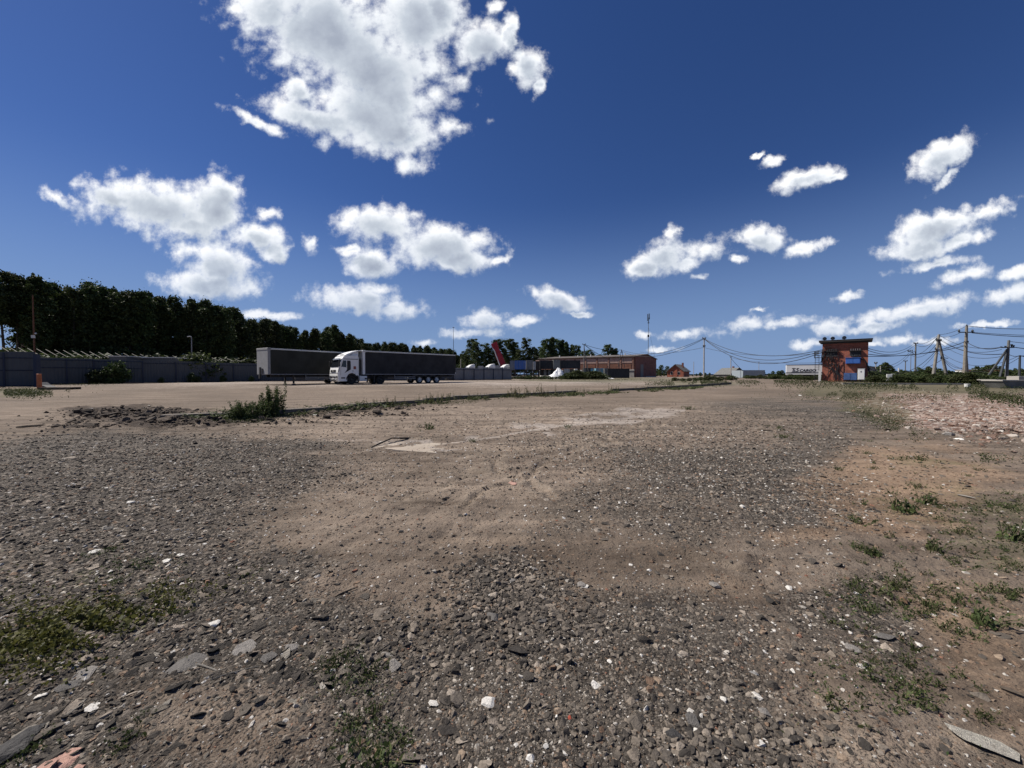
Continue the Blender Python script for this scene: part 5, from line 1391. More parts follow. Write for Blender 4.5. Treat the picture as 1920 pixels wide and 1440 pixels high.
# the birch grove in the middle and single trees
GV = [tree_proto('birch_tree', 31, 16, 2.6, 2.5, 60, 8000, .34, 'oval', leaf_mid, bark_birch, .20, '-', spread=.5, group='trees behind the containers'),
      tree_proto('birch_tree', 32, 16, 2.3, 3.0, 54, 6500, .32, 'oval', leaf_mid, bark_birch, .18, '-', spread=.5, group='trees behind the containers'),
      tree_proto('fir_tree', 33, 16, 2.4, 1.5, 60, 7500, .32, 'cone', leaf_mid, bark, .20, '-', spread=.45, group='trees behind the containers')]
for k in GV: k['h0'] = 16.0; k['used'] = 0
grove = [(872,662,0,'small tree left of the grove behind the containers'),(886,634,0,'broad dark birch at the left end of the grove'),(893,640,1,'birch pressed against the leftmost broad one'),(909,643,1,'birch left of the red boom'),(917,652,1,'low birch filling the gap left of the red boom'),(928,637,1,'birch directly behind the red boom'),(941,635,1,'narrow birch right of the red boom head'),(956,634,0,'tall birch right of the red boom'),(964,641,0,'birch behind the blue container'),
 (975,655,1,'lower birch over the right side of the blue container'),(987,633,1,'slim light birch standing clear between two groups'),(997,650,1,'low birch over the narrow grey container'),(1005,652,2,'small fir over the dark thin pole'),(1016,648,1,'birch at the left of the tall middle group'),(1025,634,0,'tallest birch of the middle group'),(1035,631,2,'pointed tree in the middle group'),(1043,634,0,'broad tree right of the pointed one'),(1054,636,2,'second pointed tree in the middle group'),(1062,640,2,'pointed tree at the right slope of the middle group'),
 (1072,645,2,'narrow tree right of the middle group'),(1080,646,0,'rounded tree over the right black container'),(1090,658,1,'low tree behind the grey pole'),(1104,655,0,'small round tree right of the grey pole'),(1112,662,1,'lowest tree next to the hall roof'),(1124,664,1,'tree tip showing over the hall roof on the left'),(1139,645,0,'rounded tree rising over the hall roof'),(1147,654,1,'tree behind the rounded one over the hall roof'),(1154,652,2,'small pointed tree over the hall roof'),
 (1240,684,0,'tree just beyond the right end of the hall'),(1251,686,0,'tree between the hall and the brick house'),(1259,690,1,'low tree left of the brick house'),(1246,694,1,'shrubby tree at the foot of the hall end')]
for (px, ty, ki, lab) in grove:
    Yd = (165 if px < 1000 else 185) + rg.uniform(-6, 6)
    g = ground_pt(px, Yd); h = P(px, ty, Yd).z - g.z; k = GV[ki]
    wf = 1.25 * (16 / h) ** .35 if px < 1200 else 1.5
    stamp(k, k['used'] == 0, g, h, rg.random()*6.28, lab, wf); k['used'] = 1
rg2 = random.Random(4); px = 872.0; i = 0
while px < 1095:
    Yd = 205 + rg2.uniform(-8, 8); ty = rg2.uniform(655, 672); g = ground_pt(px, Yd); h = P(px, ty, Yd).z - g.z
    stamp(GV[rg2.choice((0, 1, 2))], False, g, h, rg2.random()*6.28, 'lower back row tree filling in behind the grove and the containers', 1.3, group='back row behind the containers'); px += rg2.uniform(9, 15)
# distant low tree line
FT = tree_proto('distant_tree', 41, 9, 2.6, .6, 30, 1100, .75, 'round', leaf_mid, bark, .2, '-', group='distant tree line'); FT['h0'] = 9.0
FC = tree_proto('distant_fir', 42, 9, 1.9, .6, 26, 900, .7, 'cone', leaf_mid, bark, .2, '-', group='distant tree line'); FC['h0'] = 9.0
first = {id(FT): True, id(FC): True}
def far_top(px):
    return float(np.interp(px, [1225, 1262, 1290, 1300, 1330, 1390, 1430, 1450, 1475, 1540, 1640, 1648, 1656, 1672, 1690, 1722, 1745, 1770, 1785, 1810, 1826, 1850, 1862, 1878, 1890, 1930, 2050],
        [694, 694, 697, 699, 699, 700, 699, 694, 697, 696, 688, 680, 683, 694, 696, 690, 689, 692, 702, 700, 690, 684, 684, 692, 690, 692, 688]))
px = 1232.0
while px < 2000:
    Yd = rg2.uniform(235, 290) if px < 1640 else rg2.uniform(150, 190)
    ty = far_top(px) + rg2.uniform(-3.0, 4.5); g = ground_pt(px, Yd); h = max(1.5, P(px, ty, Yd).z - g.z)
    k = FC if (rg2.random() < .3 and px < 1560) else FT
    side = 'left of the brick tower' if px < 1540 else 'right of the brick tower'
    stamp(k, first[id(k)], g, h, rg2.random()*6.28, 'distant low %s in the tree line %s' % ('fir' if k is FC else 'leafy tree', side), rg2.uniform(1.1, 1.8)); first[id(k)] = False
    px += rg2.uniform(5, 10) if px < 1640 else rg2.uniform(8, 15)

for px_, ty_, lab in ((1652,684,'rounded tree beyond the scrub just right of the brick tower'),(1660,680,'tallest tree beyond the scrub right of the brick tower'),(1669,686,'tree on the right slope of the group beside the brick tower'),(1832,687,'tree left of the red shed row'),(1850,685,'tree behind the left leaning strut'),(1863,683,'rounded tree behind the red shed row'),(1876,687,'tree left of the braced pole'),(1740,690,'tree showing left of the A shaped poles'),(1722,689,'tree right of the bracket pole'),(1772,692,'tree between the legs of the A shaped poles')):
    Yd = 118; g = ground_pt(px_, Yd); stamp(FT, False, g, P(px_, ty_, Yd).z - g.z, rg2.random()*6.28, lab, 1.25, group='trees beyond the scrub belt')
# bushes along the right hand edge of the yard
px = 1400.0; i = 0
while px < 1960:
    Yd = float(np.interp(px, [1400, 1530, 1640, 1760, 1900, 1960], [95, 72, 56, 50, 44, 44])) + rg2.uniform(-3, 3)
    h = float(np.interp(px, [1400, 1520, 1545, 1600, 1640, 1700, 1760, 1830, 1850, 1960], [.8, .9, .6, .6, .9, 1.15, 1.0, 1.25, .8, .6])) * rg2.uniform(.75, 1.25)
    spot = 'before the lettered trailer' if px < 1535 else 'at the foot of the brick tower' if px < 1630 else 'between the brick tower and the A shaped poles' if px < 1750 else 'around the tall poles' if px < 1840 else 'around the concrete troughs'
    b = BUSH[rg2.choice((0, 1, 2))]
    if not (1585 < px < 1612 and Yd < 60): stamp(b, b['used'] == 0, ground_pt(px, Yd), h, rg2.random()*6.28, 'green bush in the scrub belt ' + spot, rg2.uniform(1.5, 2.2), group='bushes of the scrub belt'); b['used'] = 1
    px += rg2.uniform(6, 12)
for i in range(16):
    px = 1640 + i * 20 + rg2.uniform(-7, 7); Yd = 68 + rg2.uniform(-6, 14)
    stamp(BUSH[3], False, ground_pt(px, Yd), rg2.uniform(1.2, 1.9), rg2.random()*6.28, 'darker taller bush at the back of the scrub belt on the right', 1.7, group='back bushes of the scrub belt')
px = 958.0
while px < 1142:
    h = float(np.interp(px, [958, 1000, 1050, 1075, 1110, 1142], [.6, .7, .6, 1.7, 1.8, .6])) * rg2.uniform(.8, 1.2)
    stamp(BUSH[rg2.choice((0, 1, 2))], False, ground_pt(px, 84 + rg2.uniform(-2, 4)), h, rg2.random()*6.28, 'low green bush in the weedy strip before the containers', 1.6, group='bushes before the containers'); px += rg2.uniform(4.5, 8)
for px in (1266, 1280, 1292, 1303, 1313, 1325, 1337, 1350, 1372):
    stamp(BUSH[rg2.choice((0, 1, 2))], False, ground_pt(px, 66 + rg2.uniform(-4, 8)), rg2.uniform(.4, .95), rg2.random()*6.28, 'low weedy bush on the island around the lone concrete pole', 1.9, group='bushes on the island')
for px, h in ((178, 1.6), (210, 2.0), (221, 2.5), (302, .7), (360, 1.2), (372, .8), (418, .9), (472, .8)):
    stamp(BUSH[3], False, ground_pt(px, float(np.interp(px, [70, 268, 485], [42.4, 48.8, 58.6]))), h, rg2.random()*6.28, 'dark scraggy bush leaning on the foot of the left fence', .9, group='bushes at the foot of the fence')

# ================================================================== kerb along the slab, slab patches
kp = [(300,789),(395,785),(480,781),(560,777),(620,771),(700,763),(760,757),(850,750),(960,744),(1080,737.5),(1200,731.5),(1300,725.5),(1372,720.5)]
kg = [G(*p) for p in kp]
kerb = empty('kerb', kg[0], 0); tag(kerb, kind='structure')
dist = [0]
for a_, b_ in zip(kg[:-1], kg[1:]): dist.append(dist[-1] + (b_ - a_).length)
def along(s):
    s = max(0, min(dist[-1] - 1e-3, s))
    for i in range(len(kg) - 1):
        if s <= dist[i+1]: return kg[i].lerp(kg[i+1], (s - dist[i]) / (dist[i+1] - dist[i]))
    return kg[-1]
s = 0.0; rk = random.Random(3)
while s < dist[-1] - .5:
    L = rk.uniform(1.0, 1.9) * (1 + s / 60); a_ = along(s); b_ = along(s + L - .03)
    d = (b_ - a_); ang = math.atan2(d.y, d.x); ln = math.hypot(d.x, d.y)
    if rk.random() > .10:
        hh = .17 + rk.uniform(-.025, .03) + .0012 * s
        o = MB().box(0, ln, 0, .22 + rk.uniform(0, .12), -.12, hh).build('kerb_stone', conc_d, kerb, bevel=.012, loc=Vector((a_.x, a_.y, HB(0, a_.y))) - kerb.location, rot=(rk.uniform(-.05, .05), rk.uniform(-.012, .012), ang + rk.uniform(-.02, .02)))
    s += L
# ================================================================== weeds
def weed_mesh(seed, n_st, h, lean, leaf, per, rad):
    r = np.random.default_rng(seed); Vs = []; Fs = []; st = MB(); off = 0; Cs = []; Ss = []
    for i in range(n_st):
        b = np.array([r.normal(0, rad), r.normal(0, rad), 0]); hh = h * r.uniform(.55, 1.0)
        l = np.array([r.normal(0, lean), r.normal(0, lean), 1.0]) * hh
        pts = [tuple(b + l * t + np.array([0, 0, -.03 if t == 0 else 0])) for t in (0, .35, .7, 1.0)]
        st.tube(pts, [.008*h+.003, .006*h+.002, .004*h+.0015, .001], 4, cap=False)
        k = per; t = r.random(k) ** .8
        a = r.random(k) * 6.283; q = leaf * .55 * (1.15 - t * .6)
        Cs.append(b + l * t[:, None] + np.stack([np.cos(a)*q, np.sin(a)*q, r.normal(0, leaf*.2, k)], 1)); Ss.append(leaf * (1.2 - .6*t) * r.uniform(.7, 1.2, k))
    V, F = leaf_quads(np.concatenate(Cs), np.concatenate(Ss), r, .55)
    return st, V, F
WD = {}
def weed_proto(key, seed, n_st, h, lean, leaf, per, rad, m=None):
    e = empty('weed', (0, 0, 0), 0, '-', 'weed', 'weeds')
    st, V, F = weed_mesh(seed, n_st, h, lean, leaf, per, rad)
    st.build('stem', stem_m, e); link('foliage', np_mesh('foliage', V, F, m or leaf_weed), e)
    e['h0'] = h; e['used'] = 0; WD[key] = e
weed_proto('tall', 61, 24, 1.0, .07, .095, 95, .14); weed_proto('bushy', 62, 34, .62, .34, .085, 70, .20)
weed_proto('thin', 63, 5, .62, .12, .05, 26, .10); weed_proto('thin2', 64, 7, .5, .2, .05, 24, .16, leaf_dry)
weed_proto('low', 65, 12, .16, .9, .05, 12, .07); weed_proto('low2', 66, 9, .10, 1.2, .045, 10, .09); weed_proto('sprout', 67, 5, .09, .6, .035, 8, .03)
weed_proto('burdock', 68, 12, .14, .7, .05, 9, .03)
def weed(key, px, py, h, label, group, w_=1.0):
    b = WD[key]; g = G(px, py); o = stamp(b, b['used'] == 0, g - Vector((0, 0, .01)), h, rg2.random()*6.28, label, w_, group=group); b['used'] = 1; return o
weed('tall', 514, 779, 1.12, 'tallest upright weed clump standing at the kerb in front of the trailers', 'kerb weeds', .95)
weed('tall', 498, 782, .72, 'mid height upright weeds pressed against the tallest clump', 'kerb weeds', 1.0)
weed('bushy', 474, 786, .60, 'broad bushy green weed left of the tallest clump at the kerb', 'kerb weeds', 1.1)
weed('bushy', 458, 787, .42, 'lower bushy weed at the left foot of the broad one', 'kerb weeds', 1.3)
weed('thin', 420, 786, .45, 'thin leaning weed left of the bushy weeds', 'kerb weeds', 1.5)
weed('low', 425, 788, .2, 'yellowish low weed on the soil left of the bushy weeds', 'kerb weeds', 2.2)
wr = random.Random(8)
kx = [(565,776,.30),(572,774,.26),(590,774,.28),(602,772,.22),(618,771,.30),(640,769,.22),(672,765,.30),(684,764,.45),(700,763,.28),(716,763,.52),(733,761,.60),(740,761,.55),(750,760,.25),(762,759,.2),(784,756,.42),(808,755,.70),(814,755,.65),(821,754,.6),(827,754,.55),(838,752,.62),(846,751,.55),(860,751,.35),(879,750,.45),(884,749,.40),(902,748,.50),(930,747,.3),
 (963,745,.80),(969,745,.75),(988,743,.65),(1003,743,.55),(1012,742,.85),(1018,742,.6),(1050,740,.4),(1075,738,.4),(1090,737,.55),(1100,737,.4),(1148,735,.8),(1155,734,.5),(1190,732,.4),(1205,731,.55),(1230,730,.4),(1262,728,.5)]
for i, (px, py, h) in enumerate(kx):
    sec = 'in front of the white cab' if px < 700 else 'below the front half of the grey trailer' if px < 790 else 'below the rear half of the grey trailer' if px < 900 else 'below the white heap and containers' if px < 1080 else 'toward the island'
    weed(wr.choice(('thin', 'thin2', 'thin')), px, py, h * wr.uniform(.85, 1.1), 'thin upright weed growing from the kerb joint ' + sec, 'thin kerb weeds', 1.3)
for i in range(70):
    s_ = wr.uniform(.03, 1) * dist[-1] * .8; p = along(s_); q, _ = survey(np.array([p.x]), np.array([p.y - .3]), np.array([p.z])), 0
    weed(wr.choice(('low', 'low2')), float(q[0][0]), float(q[1][0]) + wr.uniform(0, 3), wr.uniform(.12, .24), 'low weed tuft on the soil along the kerb', 'low kerb weeds', 2.0)
# scattered plants on bare ground to the right
for i in range(150):
    cx, cy, sx, sy = wr.choice(((1740,940,110,22),(1790,950,90,30),(1860,1000,50,35),(1700,1040,60,25),(1870,940,50,20),(1800,870,90,12),(1720,1100,60,30),(1640,1120,40,40),(1760,1170,60,40),(1680,1280,90,50),(1850,1090,50,30),(1470,790,30,10),(1660,860,50,12)))
    px = wr.gauss(cx, sx); py = wr.gauss(cy, sy)
    if px > 1950 or py < 800: continue
    band = 'far part' if py < 900 else 'middle part' if py < 980 else 'near part'
    col_ = 'by its gravel edge' if px < 1700 else 'in its middle' if px < 1810 else 'toward the right edge'
    lab = ('small dark sprout on the %s of the orange sand, %s' % (band, col_)) if py < 1040 else ('small dark sprout on the brown %s soil, %s' % ('upper' if py < 1140 else 'lower' if py < 1250 else 'foreground', col_.replace('its gravel', 'the gravel').replace('in its middle', 'away from the edges')))
    weed(wr.choice(('low2', 'sprout', 'sprout', 'low')), px, py, wr.uniform(.04, .09), lab, 'sprouts on the right hand soil', .72)
for px, py, h, lab in ((1835,1160,.14,'bright green leafy plant standing alone at the lower right'),(1700,955,.20,'dark upright sprout beside a white stone on the orange sand'),(1903,1010,.20,'dark leafy plant at the right edge of the picture'),(1470,822,.14,'lone dark plant on the grey gravel left of the sand'),
        (1735,940,.15,'small dark plant above the lone white stone on the sand'),(1745,1030,.14,'broad dark plant on the pinkish soil'),(1640,1040,.10,'flat dark plant at the edge of the sand'),(1290,768,.2,'tiny weed in the crack of the pale slab'),(888,828,.10,'small green tuft beside the pale slab strip'),(1062,803,.12,'small tuft above the pale slab strip'),(806,806,.22,'single dry stalk left of the pale slab strip')):
    weed('burdock' if py > 900 else 'low', px, py, h, lab, 'single plants', .8)
for px, py, h, lab in ((712,1440,.22,'grassy weed at the bottom edge left of the centre'),(650,1235,.12,'dark low weed above the grassy one'),(690,1270,.13,'dark low weed in the gravel left of centre'),(620,1260,.10,'small weed on the gravel left of centre'),(700,1330,.12,'low weed between stones above the bottom grassy weed'),(660,1360,.10,'low weed patch on dusty soil left of centre'),(760,1390,.1,'little weed right of the bottom grassy weed'),
        (250,1360,.08,'small weed on the flaked asphalt at lower left'),(60,1400,.10,'weed beside the big dark slab in the corner'),(470,1075,.08,'lone small green plant with a pale leaf'),(210,1030,.10,'larger of two weeds on the left gravel'),(160,1046,.08,'smaller of two weeds on the left gravel'),(215,1092,.10,'green weed above the clover patch'),(330,1150,.10,'weed at the right end of the clover patch'),(225,1400,.09,'weed by the pink brick shards')):
    weed('low' if h > .085 else 'low2', px, py, h * .62, lab, 'single plants', .8)

# ground cover: clover patch and thin grass
def cover(name, pts, sz, m, label, cat, up=.3):
    r = np.random.default_rng(len(pts)); pts = np.asarray(pts)
    V, F = leaf_quads(pts, sz, r, .7, up); o = link(name, np_mesh(name, V, F, m)); tag(o, label, cat, kind='stuff'); return o
def blob_pts(L, seed):
    r = np.random.default_rng(seed); out = []; sz = []
    for (cx, cy, sx, sy, rot, n, h, s0) in L:
        a = R(rot); u_ = r.normal(0, .5, n); v_ = r.normal(0, .5, n)
        px = cx + u_*sx*math.cos(a) - v_*sy*math.sin(a)*1; py = cy - u_*sx*math.sin(a) - v_*sy*math.cos(a)
        ok = (py > 712) & (fbm(px*.03+5, py*.05, 9) > .42); px, py = px[ok], py[ok]
        d = (py - 704); Yd = (EYE - .2) * FPX / d
        for _ in range(6): Yd = (EYE - HB(0, Yd)) * FPX / d
        X_ = (px - 960) / FPX * Yd; Z = HF(X_, Yd)
        out.append(np.stack([X_, Yd, Z + r.random(len(Z))**1.3 * h], 1)); sz.append(r.uniform(.6, 1.3, len(Z)) * s0)
    return np.concatenate(out), np.concatenate(sz)
p_, s_ = blob_pts([(210,1150,210,36,14,2200,.05,.020),(60,1215,160,70,12,1900,.06,.022),(20,1170,110,80,0,700,.05,.02),(130,1185,170,40,14,1000,.06,.034)], 1)
cover('clover', p_, s_, leafmat('leaf_clover', (.045, .055, .012), (.15, .155, .042), .3), 'low clover and small leaves in a patch on the left gravel', 'clover')
p_, s_ = blob_pts([(1640,775,80,26,-20,2600,.05,.035),(1590,740,90,10,0,3000,.08,.05),(1700,745,220,9,0,3200,.08,.05),(1680,800,60,18,-20,1300,.045,.03),(1800,862,110,10,0,900,.05,.03),(1780,945,160,26,-6,600,.04,.022),(1880,1005,80,50,0,500,.04,.02),(1790,726,300,7,0,5000,.22,.09),(1700,722,400,7,0,7000,.35,.11),(1870,745,90,12,-10,3000,.2,.08)], 2)
cover('scrub_grass', p_, s_, leaf_bush, 'thin dark grass and weeds creeping over the right hand side of the yard', 'grass', .8)
p_, s_ = blob_pts([(40,737,85,9,0,5000,.16,.07),(150,722,60,3,0,600,.2,.07),(1310,718,90,5,0,5000,.30,.10),(1240,722,60,3,0,1200,.2,.08),(1120,711,160,3,0,4000,.3,.12),(640,772,110,7,4,2400,.07,.035),(830,757,140,4,3,1600,.10,.045),(1000,745,120,3,3,1200,.12,.05),(440,790,90,8,0,2200,.08,.035),(1480,716,120,4,0,3500,.25,.12)], 3)
cover('low_grass', p_, s_, leaf_bush, 'sparse grass and weeds by the kerb, the fence foot and the island', 'grass', .8)
p_, s_ = blob_pts([(650,1290,70,50,0,420,.03,.012),(720,1400,50,40,0,420,.05,.013),(1650,1300,160,80,0,500,.03,.014),(250,1060,80,20,0,500,.04,.016),(1650,1130,80,60,0,500,.03,.018)], 4)
cover('tiny_herbs', p_, s_, leaf_bush, 'tiny dark herbs sprinkled over the foreground soil', 'herbs', .6)
# brick and stone rubble field on the right, clods beside the kerb
def px_field(name, L, m, variants, label, cat, seed, smin, smax, sink=.3):
    r = np.random.default_rng(seed); P_ = []; S_ = []
    for (cx, cy, sx, sy, n) in L:
        px = cx + r.normal(0, .55, n)*sx; py = cy + r.normal(0, .55, n)*sy; ok = py > 715; px, py = px[ok], py[ok]
        d = (py - 704); Yd = (EYE - .2) * FPX / d
        for _ in range(6): Yd = (EYE - HB(0, Yd)) * FPX / d
        X_ = (px - 960) / FPX * Yd; s1 = smin * r.random(len(X_)) ** (-1/2.6); s1 = np.minimum(s1, smax)
        P_.append(np.stack([X_, Yd, HF(X_, Yd) + s1*(.2-sink*.3)], 1)); S_.append(s1)
    P_ = np.concatenate(P_); s1 = np.concatenate(S_); n = len(s1)
    scatter(name, P_, np.stack([r.normal(0,.3,n), r.normal(0,.3,n), r.random(n)*6.28], 1), s1[:, None]*r.uniform(.7, 1.4, (n, 3)), r.integers(0, len(variants), n), variants, m, label, cat)
px_field('brick_rubble', [(1830,775,190,34,1900),(1720,748,130,16,700),(1880,810,80,20,500)], m_brick, flats + rocks, 'crushed red brick and pale stone rubble spread over the far right ground', 'rubble', 3, .035, .14)
px_field('soil_clods', [(250,779,120,9,900),(330,792,120,7,600),(150,800,60,4,100),(560,777,200,5,420),(700,765,120,4,260),(400,790,200,8,400)], m_clod, rocks, 'dark ploughed up soil clods in a low ridge beside the kerb', 'clods', 5, .05, .26)
px_field('slate_flakes', [(160,1110,300,60,700),(430,1150,260,80,800),(260,1260,330,80,450),(100,1400,200,60,260),(560,1270,180,80,260),(100,1020,200,40,500)], m_flake, flats, 'larger flat flakes of broken asphalt and slate at lower left', 'rubble', 11, .017, .075, .7)
px_field('tongue_pebbles', [(945,1105,110,60,1200),(1000,1170,160,60,900),(760,1220,160,60,500),(1300,1400,250,60,500)], m_grey, rocks, 'coarser grey and brown pebbles in the gravel tongue at the centre', 'pebbles', 12, .016, .042)
# single large stones one can pick out
def stone(px, py, wpx, label, m, flat=.45, seed=0, cat='stone', el=1.3, rz=None, up=.15):
    g = G(px, py); s_ = wpx / FPX * g.y; v = rock_mesh(500 + seed, flat, 15, el)
    o = link('stone', v, None, g + Vector((0, 0, s_ * flat * up)), (random.Random(seed).uniform(-.12, .12), .05, rz if rz is not None else seed * 1.3), (s_ / el, s_ / el, s_ / el))
    v.materials.append(m); tag(o, label, cat); return o
sw = mat('stone_white', (.66, .63, .58), .9, vary=.2, scale=8, bump=.6, bscale=20); sg = mat('stone_slate', (.135, .125, .115), .9, vary=.2, scale=8, bump=.7, bscale=16)
sgl = mat('stone_grey_light', (.24, .22, .20), .9, vary=.2, scale=8, bump=.7, bscale=16); sp_ = mat('stone_pink', (.40, .24, .19), .9, vary=.2, scale=6, bump=.5); sr = mat('stone_red', (.30, .06, .035), .9, vary=.2); sdk = mat('stone_dark', (.05, .047, .045), .85, vary=.25, scale=6, bump=.8, bscale=10)
sgl2 = mat('stone_weathered', (.60, .56, .48), .95, vary=.3, scale=14, bump=1., bscale=24, dirt=((.2,.17,.14), .8))
LS = [(918,1318,34,'bright white angular stone at the bottom centre',sw,.4),(1392,957,16,'lone white stone beside a sprout on the sand',sw,.6),(813,1315,24,'cream coloured stone left of the bright white one',sw,.4),(1845,1400,110,'long pale weathered stone slab at the lower right corner',sgl2,.16),
 (460,1215,56,'flat striped slate slab left of centre',sgl,.2),(548,1220,36,'small tan slab right of the striped slate',sgl,.3),(505,1235,40,'brown flat slab between the striped slate and the weeds',sg,.2),(400,1170,30,'pair of white chips above the striped slate',sw,.4),(350,1245,70,'large cracked grey flake on the left',sg,.15),(160,1260,52,'flat grey flake below the clover patch',sgl,.2),(130,1280,44,'second flat flake beside the one below the clover',sg,.2),
 (738,1250,42,'rounded grey stone right of the dark weeds',sgl,.4),(725,1230,30,'narrow slanting stone above the rounded grey one',sgl,.3),(30,1400,110,'big dark tar slab in the lower left corner',sdk,.28),(130,1420,60,'pinkish brick shard by the dark tar slab',sp_,.2),(90,1435,60,'second pinkish brick shard at the bottom left edge',sp_,.2),(150,1433,26,'small pink brick crumb at the bottom left edge',sp_,.3),
 (1274,1392,22,'small red brick crumb near the bottom right of centre',sr,.5),(1068,1346,11,'tiny red brick crumb right of the white stone',sr,.5),(1268,1385,44,'dark boulder above the red crumb',sdk,.5),(1300,1352,46,'grey boulder with a cream stone beside it',sg,.5),(1297,1333,20,'cream pebble on the upper side of the grey boulder',sw,.6),(1312,1340,18,'oval white pebble right of the cream one',sw,.6),(1357,1310,18,'slanting white pebble on the lower right gravel',sw,.6),
 (1425,1395,24,'long white pebble near the bottom right',sw,.5),(1463,1352,16,'white pebble higher on the right gravel',sw,.6),(1435,1335,28,'pale tan stone on the right gravel',sgl,.4),(1692,1122,22,'upright brown half brick on the right soil',mat('stone_brown',(.14,.08,.05),.9),.9),(868,1062,14,'square dark stone at the left end of the gravel tongue',sdk,.8),(960,1090,16,'pale grey stone in the gravel tongue',sgl,.6),(957,1092,8,'white chip in the gravel tongue',sw,.6),(1003,1070,14,'light grey stone at the right side of the gravel tongue',sgl,.6),
 (752,1004,12,'dark lump on the dusty ground left of centre',sdk,.8),(962,912,24,'reddish flat shard on the dusty swirl',sp_,.2),(722,938,12,'pale flat stone on the dusty swirl',sgl,.3),(1180,1345,16,'white pebble right of the bright white stone',sw,.6),(1022,1400,16,'white pebble below right of the bright white stone',sw,.6),(967,1400,14,'white stone chip on the bottom gravel, left one',sw,.6),(1060,1412,14,'white stone chip close to the bottom edge',sw,.6),(793,1436,22,'white pebble on the bottom edge left of centre',sw,.5),
 (1340,1095,26,'pale stone among the right gravel edge',sgl,.4),(1090,1097,26,'mottled white and grey stone right of the gravel tongue',sgl,.5),(1100,1100,14,'small mottled pale stone right of the gravel tongue',sw,.5),(925,1160,34,'brown boulder below the gravel tongue',sg,.5),(1015,1165,26,'tan boulder below the gravel tongue, right one',sg,.5),(1600,1215,34,'pale slab on the right soil',sgl,.25),(1660,1190,40,'flat grey flake on the right soil',sg,.2),(1480,1100,18,'white limestone chip right of the dusty hollow',sw,.5),
 (1780,817,24,'pale lump at the end of the grassy strip',sgl,.6),(1800,824,24,'flat white slab on the brick rubble',sw,.25),(245,941,20,'pale stone chip on the left gravel plain',sw,.4),(335,957,10,'oval white pebble on the left gravel plain',sw,.6),(310,1052,24,'cream flat stone on the left gravel',sw,.35),(340,1038,20,'second cream stone right above the first',sw,.35),(180,1035,26,'white stone by the two left weeds',sw,.35),(85,1255,10,'tiny white chip under the clover patch',sw,.5),(75,1300,26,'cream stone on the lower left gravel',sw,.3),(175,1325,34,'yellowish cream stone at lower left',sw,.3)]
for i, (px, py, wpx, lab, m, fl) in enumerate(LS):
    if i == 3: stone(px, py, wpx, lab, m, fl, i, el=2.0, rz=R(-38), up=.3)
    else: stone(px, py, wpx, lab, m, fl, i)
stone(698, 839, 9, 'white upturned chip at the pointed end of the pale slab', sw, .9, 90)
# raised tongue of old slab with a dark curled edge
pts = [G(*p) for p in ((697,839.5),(722,842),(752,846),(790,849),(818,851),(806,845),(836,842),(815,837),(846,833),(800,830),(812,826),(768,826),(735,831))]
mb = MB(); o0 = pts[0]; mb.prism([(p.x - o0.x, p.y - o0.y) for p in pts], -.06, .034, ax='z')
o = mb.build('slab_tongue', mat('pale_slab', (.34, .29, .235), .95, vary=.15, scale=3, bump=.6, bscale=14, dirt=((.25,.2,.16), .7)), None, loc=o0); tag(o, 'pale tongue of old concrete slab exposed in the dust left of centre', 'slab')
ep = [G(*p) for p in ((696, 840), (712, 836), (735, 830), (760, 825), (785, 821.5), (812, 820))]
mb = MB().tube([p - ep[0] + Vector((0, 0, .03 + .05*math.sin(i*1.1))) for i, p in enumerate(ep)], [.01,.018,.012,.02,.01,.006], 5)
o = mb.build('curled_strip', mat('dark_strip', (.03,.026,.024), .9), None, loc=ep[0]); tag(o, 'dark curled strip along the upper edge of the pale slab tongue', 'strip')
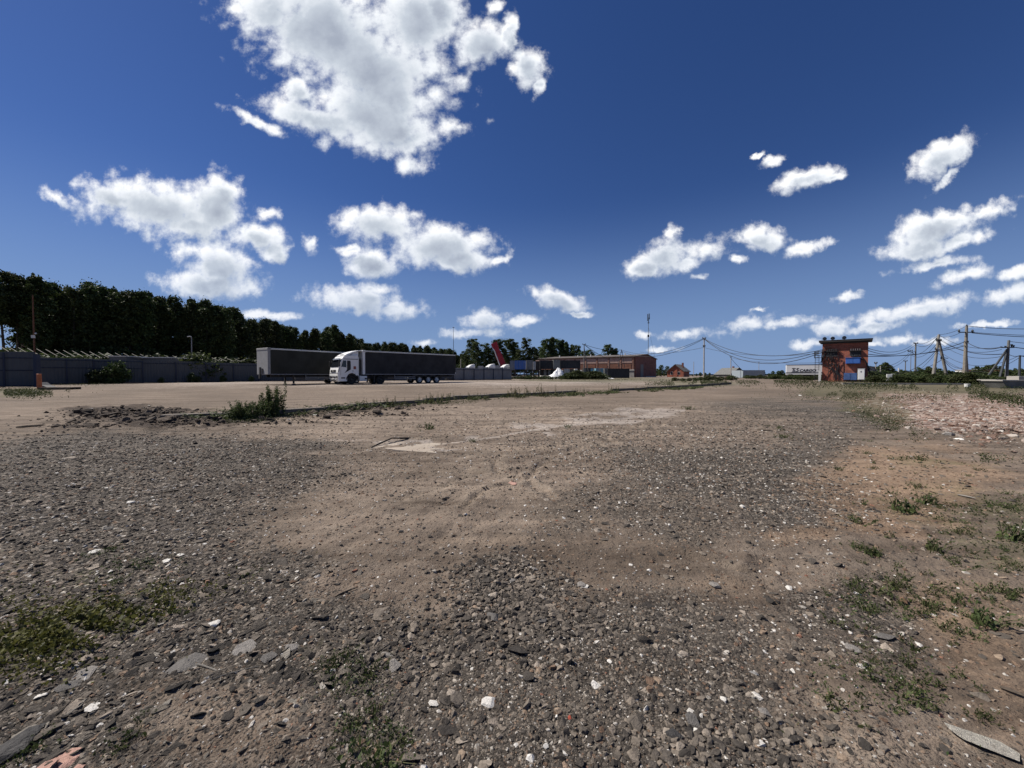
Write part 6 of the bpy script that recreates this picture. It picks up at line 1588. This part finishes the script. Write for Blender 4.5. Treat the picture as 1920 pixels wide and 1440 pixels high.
def stick(px0, py0, px1, py1, r, label, m=None, bend=.03):
    a_ = G(px0, py0); b_ = G(px1, py1); d_ = b_ - a_; up_ = Vector((0, 0, r)); sd_ = Vector((-d_.y, d_.x, 0)) * (.18 if bend > .04 else .07)
    o = MB().tube([d_*t + sd_*(4*t*(1-t) + .12*math.sin(t*9)) + up_*(1+t) for t in (0,.12,.25,.38,.5,.62,.75,.88,1)], [r*.5,r*.8,r,r,r*.95,r*.9,r*.8,r*.6,r*.3], 5).build('twig', m or bark, None, loc=a_); tag(o, label, 'twig'); return o
stick(325,1250,412,1285,.004,'thin pale bent twig across the grey flakes at lower left', bar_m, .06); stick(395,1280,490,1255,.003,'second thin pale twig meeting the bent one', bar_m)
stick(628,1122,672,1105,.006,'dark curved twig on the dusty ground left of the gravel tongue'); stick(1875,1293,1925,1315,.008,'dark straight stick at the right edge'); stick(1795,930,1830,938,.012,'pale splinter of wood on the sandy weeds', bar_m)
stick(30,803,85,801,.03,'dark weathered stick on the far left dirt'); stick(1420,808,1450,812,.02,'flat dark splinter on the right gravel')
# litter: little white scraps on the far ground
for i, (px, py, wpx) in enumerate(((162,722,4),(310,717,4),(322,718,7),(170,771,10),(270,768,14),(205,778,8),(590,779,10),(632,774,12),(615,778,8),(435,789,18),(540,788,10),(280,763,8),(1800,762,8),(1500,742,10),(760,761,5))):
    g = G(px, py); s_ = wpx / FPX * g.y; v = rock_mesh(700 + i, .3, 10, 1.3)
    o = link('scrap', v, None, g + Vector((0, 0, s_*.08)), (.1, 0, i), (s_/1.3,)*3); v.materials.append(sw); tag(o, 'small white scrap lying on the far ground near the kerb and fence', 'scrap', 'white scraps')

# names that still coincide are told apart by their order from the left
ORDN = ['leftmost', 'second from left', 'third from left', 'fourth from left', 'fifth from left', 'sixth from left', 'seventh from left', 'eighth from left', 'ninth from left', 'tenth from left', 'eleventh from left', 'twelfth from left']
same = {}
for o in list(bpy.data.objects):
    if o.parent is None and o.get('label') and o.get('kind') is None: same.setdefault(o['label'], []).append(o)
for lab, L in same.items():
    if 1 < len(L) <= 12 and len(lab.split()) <= 13:
        L.sort(key=lambda o: math.atan2(o.location.x, max(o.location.y, .1)))
        for k, o in enumerate(L): o['label'] = lab + ', ' + (ORDN[k] if k < len(L) - 1 else 'rightmost')
